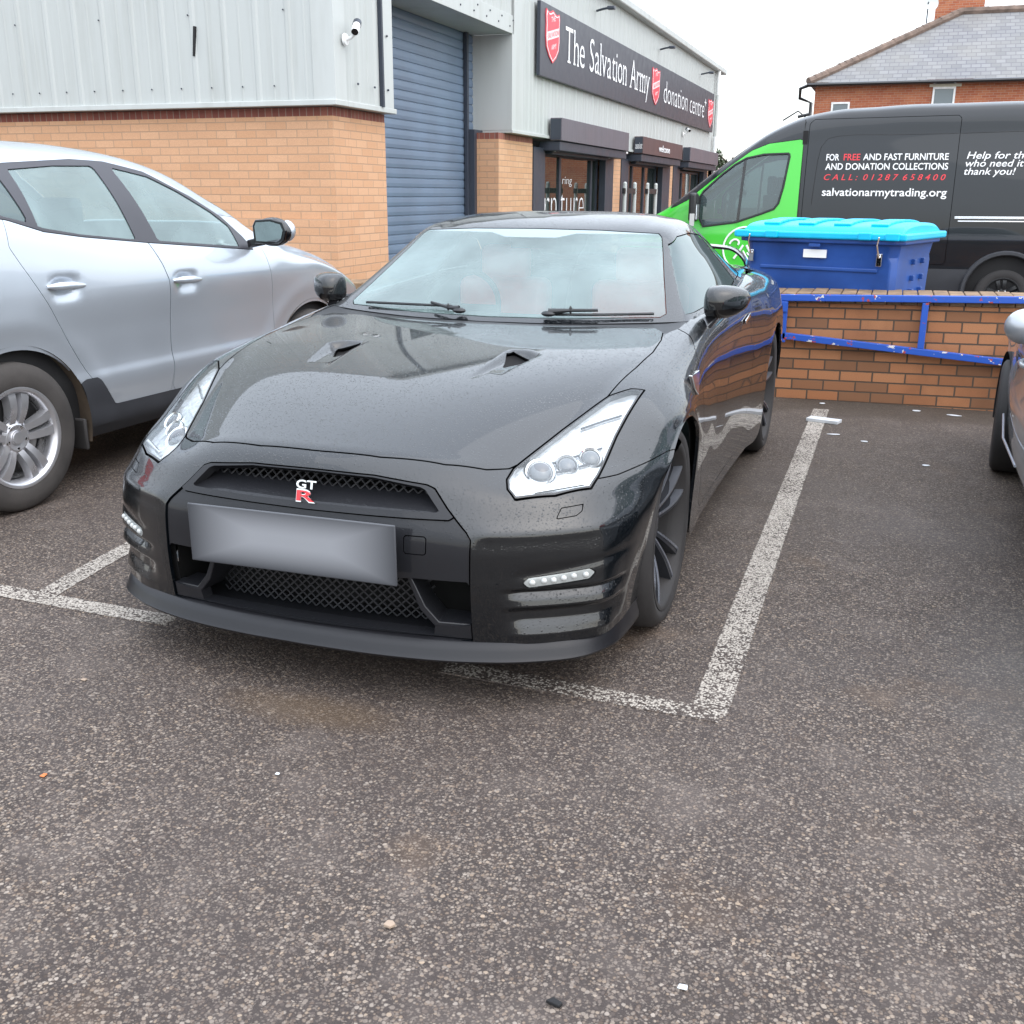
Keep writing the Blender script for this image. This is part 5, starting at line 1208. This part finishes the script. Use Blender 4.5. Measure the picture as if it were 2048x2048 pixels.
def hatch():
    e=empty('grey_hatchback',(2.975,2.78,0),math.radians(180),'silver grey hatchback cropped by the right edge with its front wheel beside the brick wall','car')
    zr=interp([(-.80,.58),(-.76,.72),(-.6,.83),(-.2,.94),(.3,1.02),(.45,1.05),(.8,1.26),(1.2,1.43),(1.6,1.50),(2.3,1.51),(2.9,1.45),(3.2,1.35),(3.35,1.1),(3.40,.7)])
    zb=interp([(-1,.9),(.5,.93),(3.5,1.03)])
    w=interp([(-.80,.55),(-.76,.66),(-.6,.77),(-.3,.79),(.1,.815),(.5,.845),(.9,.872),(1.3,.885),(2.4,.88),(2.9,.85),(3.2,.80),(3.40,.68)])
    wr=interp([(-1,.56),(1,.56),(3.5,.52)])
    st=[-.80,-.76,-.6,-.4,-.2,.1,.3,.45,.8,1.2,1.6,2.0,2.45,2.9,3.2,3.35,3.40]
    S=Surf.grid(loft(st,lambda y:car_section(y,zr,zb,w,wr,.82,(0,2.45),0),12,9))
    i=np.argmax(S.V[:,0])
    if S.N[i,0]<0: S.N=-S.N; S.F=S.F[:,::-1]
    S.off(-.05).faces(S.cen()[:,2]<.85).both().obj('inner_shell','dark',e,0)
    for yc in (0,2.45): S=S.outside(np.where(S.V[:,0]>.5,sd_poly(S.V[:,1:],circle_poly(yc,.31,.345)),1))
    g,S=side_cut(S,[(.55,.97),(.9,1.22),(1.3,1.37),(1.6,1.41),(1.68,1.0)],.002); g2,S=side_cut(S,[(1.75,1.41),(2.4,1.40),(2.8,1.2),(2.7,1.03),(1.77,1.0)],.002)
    ws,S=S.split(np.where((S.N[:,2]>.2)&(S.V[:,1]<1.3)&(S.V[:,1]>.3),sd_poly(S.V[:,[1,0]],[(.48,-.1),(.50,.66),(1.05,.52),(1.15,.46),(1.18,-.1)]),1),.002)
    d,S=side_cut(S,[(.46,1.2),(.44,.8),(.44,.4),(.5,.30),(1.6,.30),(1.68,.4),(1.70,.9),(1.72,1.4)],.0016,.6)
    hl,S=side_cut(S,[(-.74,.70),(-.45,.84),(-.40,.80),(-.60,.66)],.002,.35)
    tl,S=side_cut(S,[(3.05,1.05),(3.5,1.03),(3.5,.78),(3.15,.82)],.002,.4)
    S.both().obj('body','grey_paint',e,.012); emit(g,'front_side_window','suv_glass',e,.004,-.002); emit(g2,'rear_side_window','suv_glass',e,.004,-.002); emit(hl,'headlight','reflector',e); emit(tl,'tail_light','red_badge',e); ws.both().obj('windscreen','suv_glass',e,.004)
    for s in (1,-1):
        m=(lambda q:q) if s>0 else (lambda q:q.mirror())
        o=m(d).obj('door','grey_paint',e,.012)
        b=MB(); b.tube([(s*.880,1.40,.80),(s*.898,1.45,.80),(s*.898,1.55,.80),(s*.880,1.60,.80)],.012,8); b.build('door_handle','grey_paint',o,50)
        mr=empty('door_mirror'); mr.parent=e
        b=MB(); b.ball((s*.88,1.30,.93),(.085,.085,.075),20,12); b.build('mirror_housing','grey_paint',mr,60)
        b=MB(); b.bar((s*.82,1.0,.90),(s*.86,1.28,.915),.05,.04); b.build('mirror_arm','gloss_black',mr,30,.008)
        b=MB(); b.tube([(s*.830,.48,.40),(s*.872,1.0,.385),(s*.880,1.62,.40)],.006,8); b.build('side_strip','grey_paint',e,50)
        for yc in (0,2.45):
            b=MB(); wheel_well(b,(.80 if yc<1 else .86)*s,yc,.31,.342,.4,s); b.build('arch_liner','dark',e,40)
            make_wheel(e,(s*.725,yc,.305),s,.305,.205,.19,'five',('rubber','plastic','plastic'),steer=math.radians(-5))
    b=MB(); b.box(-.75,.75,.4,3.0,.22,.32); b.build('cabin_floor','dark',e,0)
hatch()
# ---- black and green van ----------------------------------------------
def van():
    VX,VY=-.95,11.42
    e=empty('delivery_van',(VX,VY,0),math.radians(-90),'black high-roof van with bright green cab door and white lettering, behind the low wall','van')
    zr=interp([(-1.02,.62),(-.98,.88),(-.80,1.08),(-.52,1.20),(-.34,1.30),(-.218,1.39),(.222,1.74),(.606,2.02),(.856,2.19),(1.10,2.31),(1.27,2.375),(1.68,2.455),(2.487,2.50),(3.697,2.515),(4.8,2.50),(4.92,2.43),(4.98,2.2),(5.0,1.0)])
    w=interp([(-1.02,.62),(-.98,.74),(-.80,.86),(-.5,.93),(-.2,.965),(.2,.99),(.7,1.015),(1.2,1.02),(4.6,1.02),(4.9,1.0),(5.0,.96)])
    def xs(z,W=1.02): 
        t=np.clip((np.asarray(z)-1.05)/1.25,0,1); return W-.125*t**1.4
    def sec(y):
        Z=zr(y); W=w(y); top=Z-.16 if Z>1.5 else Z-.10
        fr=[.0,.10,.25,.42,.58,.76,.90,1.0]; z0=.26; out=[]
        for i,f in enumerate(fr):
            z=z0+(top-z0)*f; x=float(xs(z,W)); x-= .06 if i==0 else (.015 if i==1 else 0); out.append((x,y,z))
        tx=out[-1][0]; k=.16 if Z>1.5 else .10
        out+=[(tx-.035,y,top+k*.55),(tx-.14,y,top+k*.86),(tx*.55,y,Z-.004),(0,y,Z)]
        return out
    st=[-1.02,-.98,-.80,-.52,-.34,-.218,.0,.222,.42,.606,.856,1.10,1.27,1.68,2.1,2.487,3.1,3.697,4.3,4.8,4.92,4.98,5.0]
    S=Surf.grid(loft(st,sec,10,10)); i=np.argmax(S.V[:,0])
    if S.N[i,0]<0: S.N=-S.N; S.F=S.F[:,::-1]
    S.off(-.06).faces(S.cen()[:,2]<1.0).both().obj('inner_shell','dark',e,0)
    for yc in (0,3.75): S=S.outside(np.where(S.V[:,0]>.5,sd_poly(S.V[:,1:],circle_poly(yc,.36,.42)),1))
    WIN=[(1.150,1.950),(1.165,1.90),(1.12,1.55),(1.075,1.345),(1.02,1.275),(.883,1.225),(.567,1.115),(.147,1.052),(.075,1.20),(.085,1.42),(.13,1.49),(.35,1.695),(.50,1.81),(.636,1.887),(.85,1.93)]
    win,S=side_cut(S,WIN,.002)
    ring=None
    d1,w2=side_cut(win,[(.628,2.2),(.560,.9),(.592,.9),(.660,2.2)],.0005)
    GREEN=[(1.312,.25),(1.312,2.085),(1.29,2.103),(.90,2.055),(.695,1.975),(.45,1.80),(.228,1.622),(.05,1.48),(-.055,1.385),(-.22,1.30),(-.45,1.215),(-.8,1.10),(-1.2,.95),(-1.2,.25)]
    DOOR=[(1.312,.40),(1.312,2.085),(1.29,2.103),(.90,2.055),(.695,1.975),(.45,1.80),(.228,1.622),(.05,1.48),(-.02,1.40),(-.03,1.1),(.10,.95),(.42,.60),(.50,.40)]
    door,S=side_cut(S,DOOR,.0025)
    front,S=S.split(np.where(S.N[:,2]<.75,sd_poly(S.V[:,1:],GREEN),1),.0015)
    bonnet,S=S.split(np.where((S.V[:,1]<-.28),S.V[:,2]*0-1,1),.001)
    wsn,S=S.split(np.where((S.V[:,1]<1.0)&(S.N[:,2]>.3),sd_poly(S.V[:,[1,0]],[(-.20,-.1),(-.18,.78),(.55,.76),(.66,.70),(.70,-.1)]),1),.002)
    low,S=side_cut(S,[(1.32,.2),(5.2,.2),(5.2,.62),(4.2,.62),(1.32,.60)],.001)
    slide,S=side_cut(S,[(1.36,.66),(3.06,.66),(3.075,.70),(3.075,2.33),(3.05,2.35),(1.42,2.33),(1.37,2.28)],.003)
    S.both().obj('body','van_black',e,.012); emit(low,'sill_cladding','clad_plastic',e,.012)
    front.both().obj('front_wing','van_green',e,.012); bonnet.both().obj('bonnet','van_green',e,.012)
    emit(slide,'sliding_door','van_black',e,.012)
    od=emit(door,'cab_door','van_green',e,.012)
    for g,n in ((w2,'cab_window'),): emit(g,n,'van_glass',e,.006,-.006)
    emit(d1,'window_divider','gloss_black',e,.01)
    wsn.both().obj('windscreen','van_glass',e,.006)
    # black rubber seal round the cab window
    ii=[np.argmin(((win.V[:,1:]-np.array(q))**2).sum(1)) for q in WIN]
    for s in (1,-1):
        P=[(s*(win.V[i][0]+.001),win.V[i][1],win.V[i][2]) for i in ii]; b=MB(); b.tube(P+[P[0]],.014,6,False); b.build('window_seal','plastic',e,50)
        seam=MB()
        def line(pts,r=.004):
            P=herm(np.array([(0,a,c) for a,c in pts],float),14,0); seam.tube([(s*(float(xs(q[2]))-.001),q[1],q[2]) for q in P],r,5)
        line([(1.47,1.345),(1.49,1.7),(1.53,2.02),(1.58,2.10),(1.70,2.13),(2.4,2.143),(3.06,2.15)]); line([(3.09,2.15),(3.8,2.165),(4.8,2.16)]); line([(1.315,2.33),(1.315,2.0),(1.33,1.0),(1.33,.66)]); 
        seam.build('panel_seam','seam',e,50)
        b=MB(); b.bar((s*1.022,3.12,1.205),(s*1.022,4.9,1.215),.02,.030); b.bar((s*1.022,3.16,1.165),(s*1.022,4.9,1.175),.02,.016); b.build('door_rail','chrome',e,0,.004)
        mr=empty('door_mirror'); mr.parent=e
        b=MB(); b.box(min(s*1.06,s*1.26),max(s*1.06,s*1.26),.00,.10,1.12,1.47); b.build('mirror_housing','plastic',mr,40,.035,4)
        b=MB(); b.box(min(s*1.08,s*1.24),max(s*1.08,s*1.24),.098,.106,1.15,1.33); b.build('mirror_glass','chrome',mr,0)
        b=MB(); b.box(min(s*1.262,s*1.267),max(s*1.262,s*1.267),.025,.085,1.07,1.22); b.build('indicator_lens','lamp_white',mr,30,.002)
        b=MB(); b.bar((s*.96,.06,1.22),(s*1.08,.05,1.22),.08,.07); b.build('mirror_arm','plastic',mr,30,.01)
        for yc in (0,3.75):
            b=MB(); wheel_well(b,1.0*s,yc,.36,.417,.5,s); b.build('arch_liner','dark',e,40)
            make_wheel(e,(s*.855,yc,.315),s,.315,.205,.235,'five',('rubber','plastic','plastic'))
            b=MB(); pts=[(s*1.02,yc+.45*math.cos(a),.36+.45*math.sin(a)) for a in np.linspace(-.1,math.pi+.1,20)]; b.tube(pts,.03,6); b.build('arch_moulding','clad_plastic',e,50)
    # lettering on the visible side (local +x), following the panel curve
    def vtext(s,y0,z0,w=None,cap=.09,mat='white_letter',shear=0,bold=.0):
        m=MB(); text_mb(m,s,(0,y0,z0),(0,1,0),(0,0,1),w=w,cap=cap,shear=shear,bold=bold)
        m.v=[(float(xs(z))+.006,y,z) for x,y,z in m.v]; return m.build('lettering',mat,e,0,0,2,False)
    vtext('FOR',1.598,1.855,.150,.074,bold=.012); vtext('FREE',1.800,1.856,.19,.074,'red_letter',bold=.012); vtext('AND FAST FURNITURE',2.025,1.857,.955,.074,bold=.012)
    vtext('AND DONATION COLLECTIONS',1.596,1.748,1.39,.074,bold=.012)
    vtext('C A L L :  0 1 2 8 7  6 5 8 4 0 0',1.592,1.628,1.38,.068,'red_letter',.25,.006)
    vtext('salvationarmytrading.org',1.585,1.445,1.42,.092,bold=.010)
    vtext('Help for those',3.178,1.868,.80,.078,shear=.2,bold=.006); vtext('who need it most',3.172,1.780,.92,.078,shear=.2,bold=.006); vtext('thank you!',3.166,1.690,.55,.078,shear=.2,bold=.006)
    # round white emblem on the cab door
    def stroke(pts,r=.011):
        b.tube([(float(xs(z))-.004,y,z) for y,z in pts],r,6)
    b=MB(); cy,cz=.70,.79
    stroke([(cy+.27*math.cos(a),cz+.27*math.sin(a)) for a in np.linspace(0,2*math.pi,48)],.012)
    for sg in (-1,1):
        stroke([(cy+sg*(.105+(.085-.0095*k)*math.cos(.5*k+ (0 if sg>0 else 0))),cz+.06+(.085-.0095*k)*math.sin(.5*k)) for k in range(8)],.013)
        stroke([(cy+sg*.02,cz+.05),(cy+sg*.06,cz-.02),(cy+sg*.13,cz-.12)],.015)
    for k in range(4): stroke([(cy-.02+.05*k,cz-.02-.02*k),(cy+.06+.05*k,cz-.14+.015*k)],.011)
    b.build('door_emblem','white_letter',od,50)
    vtext('handled with care',.40,.455,.62,.06)
    b=MB(); b.box(-.85,.85,.3,4.9,.28,.36); b.build('van_floor','dark',e,0)
    b=MB(); b.box(-.93,.93,1.30,1.36,.3,2.2); b.build('bulkhead','dark',e,0)
    for sx in (-.5,.5):
        b=MB(); b.box(sx-.24,sx+.24,.85,1.0,.7,1.45); b.box(sx-.14,sx+.14,.88,.97,1.45,1.68); b.box(sx-.24,sx+.24,.4,.9,.62,.78); b.build('seat','dark',e,40,.03,3)
    b=MB(); b.box(-.9,.9,-.1,.22,.85,1.12); b.build('dashboard','dark',e,30,.04)
    b=MB(); b.tube([(.3,1.30,2.36),(.3,1.16,2.47),(.3,.98,2.36)],.010,6); b.tube([(.3,1.16,2.40),(.3,1.3,2.43)],.02,6); b.build('roof_aerial','plastic',e,40)
van()
# ---------------------------------------------------------------- litter on the ground
def litter(name,x,y,label,cat,mat,poly,h=.012,rz=0,group=None,lift=.0):
    o=MB(); o.prism(poly,((0,0,lift),(1,0,0),(0,1,0),(0,0,1)),h); ob=o.build(name,mat,None,30,.002); ob.location=(x,y,.002); ob.rotation_euler=(0,0,rz); tag(ob,label,cat,group); return ob
MAT['paper']=simple('white_litter_paper',(.55,.57,.59),.5); MAT['tan']=simple('tan_pebble',(.33,.25,.19),.8); MAT['orange']=simple('orange_scrap',(.5,.16,.05),.7)
pk=litter('carton',1.20,3.74,'crushed white carton lying on the end of the bay line','litter','paper',[(-.10,-.03),(.11,-.05),(.125,.03),(-.085,.06)],.022,-.12)
sc_=[('paper_scrap',1.30,3.36,'long cream paper scrap just before the white carton','paper',.045,.012),('paper_scrap',1.49,3.22,'tiny cream scrap right of the bay line before the wall','paper',.025,.015),('paper_scrap',1.83,2.72,'white scrap lying beside the grey hatchback wheel','paper',.022,.016),
 ('paper_scrap',2.04,4.28,'torn white paper against the wall foot by the hatchback','paper',.05,.02),('paper_scrap',1.80,4.36,'small white flake at the foot of the brick wall','paper',.035,.02),('paper_scrap',1.16,4.40,'pale crumpled flake where the bay line meets the wall','paper',.02,.02)]
for n,x,y,l,m,a,c in sc_:
    q=[(a*math.cos(t)*(.7+.5*RNG.rand()),c*math.sin(t)*(.7+.5*RNG.rand())) for t in np.linspace(0,2*math.pi,8)[:-1]]
    litter(n,x,y,l,'litter',m,q,.004,RNG.rand()*.5-.2)
litter('pebble',.163,-1.362,'tiny white fleck on the asphalt in front of the splitter','litter','paper',[(-.006,-.005),(.006,-.004),(.005,.005),(-.005,.005)],.004)
litter('pebble',.698,-1.794,'pale tan pebble on the asphalt near the lower middle','pebble','tan',[(-.012,-.008),(.005,-.010),(.012,.002),(.003,.010),(-.009,.008)],.008)
litter('pebble',-.402,-1.577,'small orange fleck on the asphalt at the left','pebble','orange',[(-.007,-.008),(.007,-.007),(.005,.009),(-.006,.008)],.004)
litter('pebble',1.302,-1.763,'whitish flake on the asphalt near the bottom right','litter','paper',[(-.010,-.006),(.010,-.005),(.009,.008),(-.008,.007)],.004)
litter('pebble',1.083,-1.886,'small black lump on the asphalt near the bottom edge','pebble','dark',[(-.016,-.003),(.012,-.009),(.017,.001),(-.004,.010)],.008)
litter('pebble',-.696,-1.091,'small cream fleck on the asphalt left of the splitter','pebble','tan',[(-.009,-.006),(.009,-.006),(.009,.006),(-.006,.007)],.004)
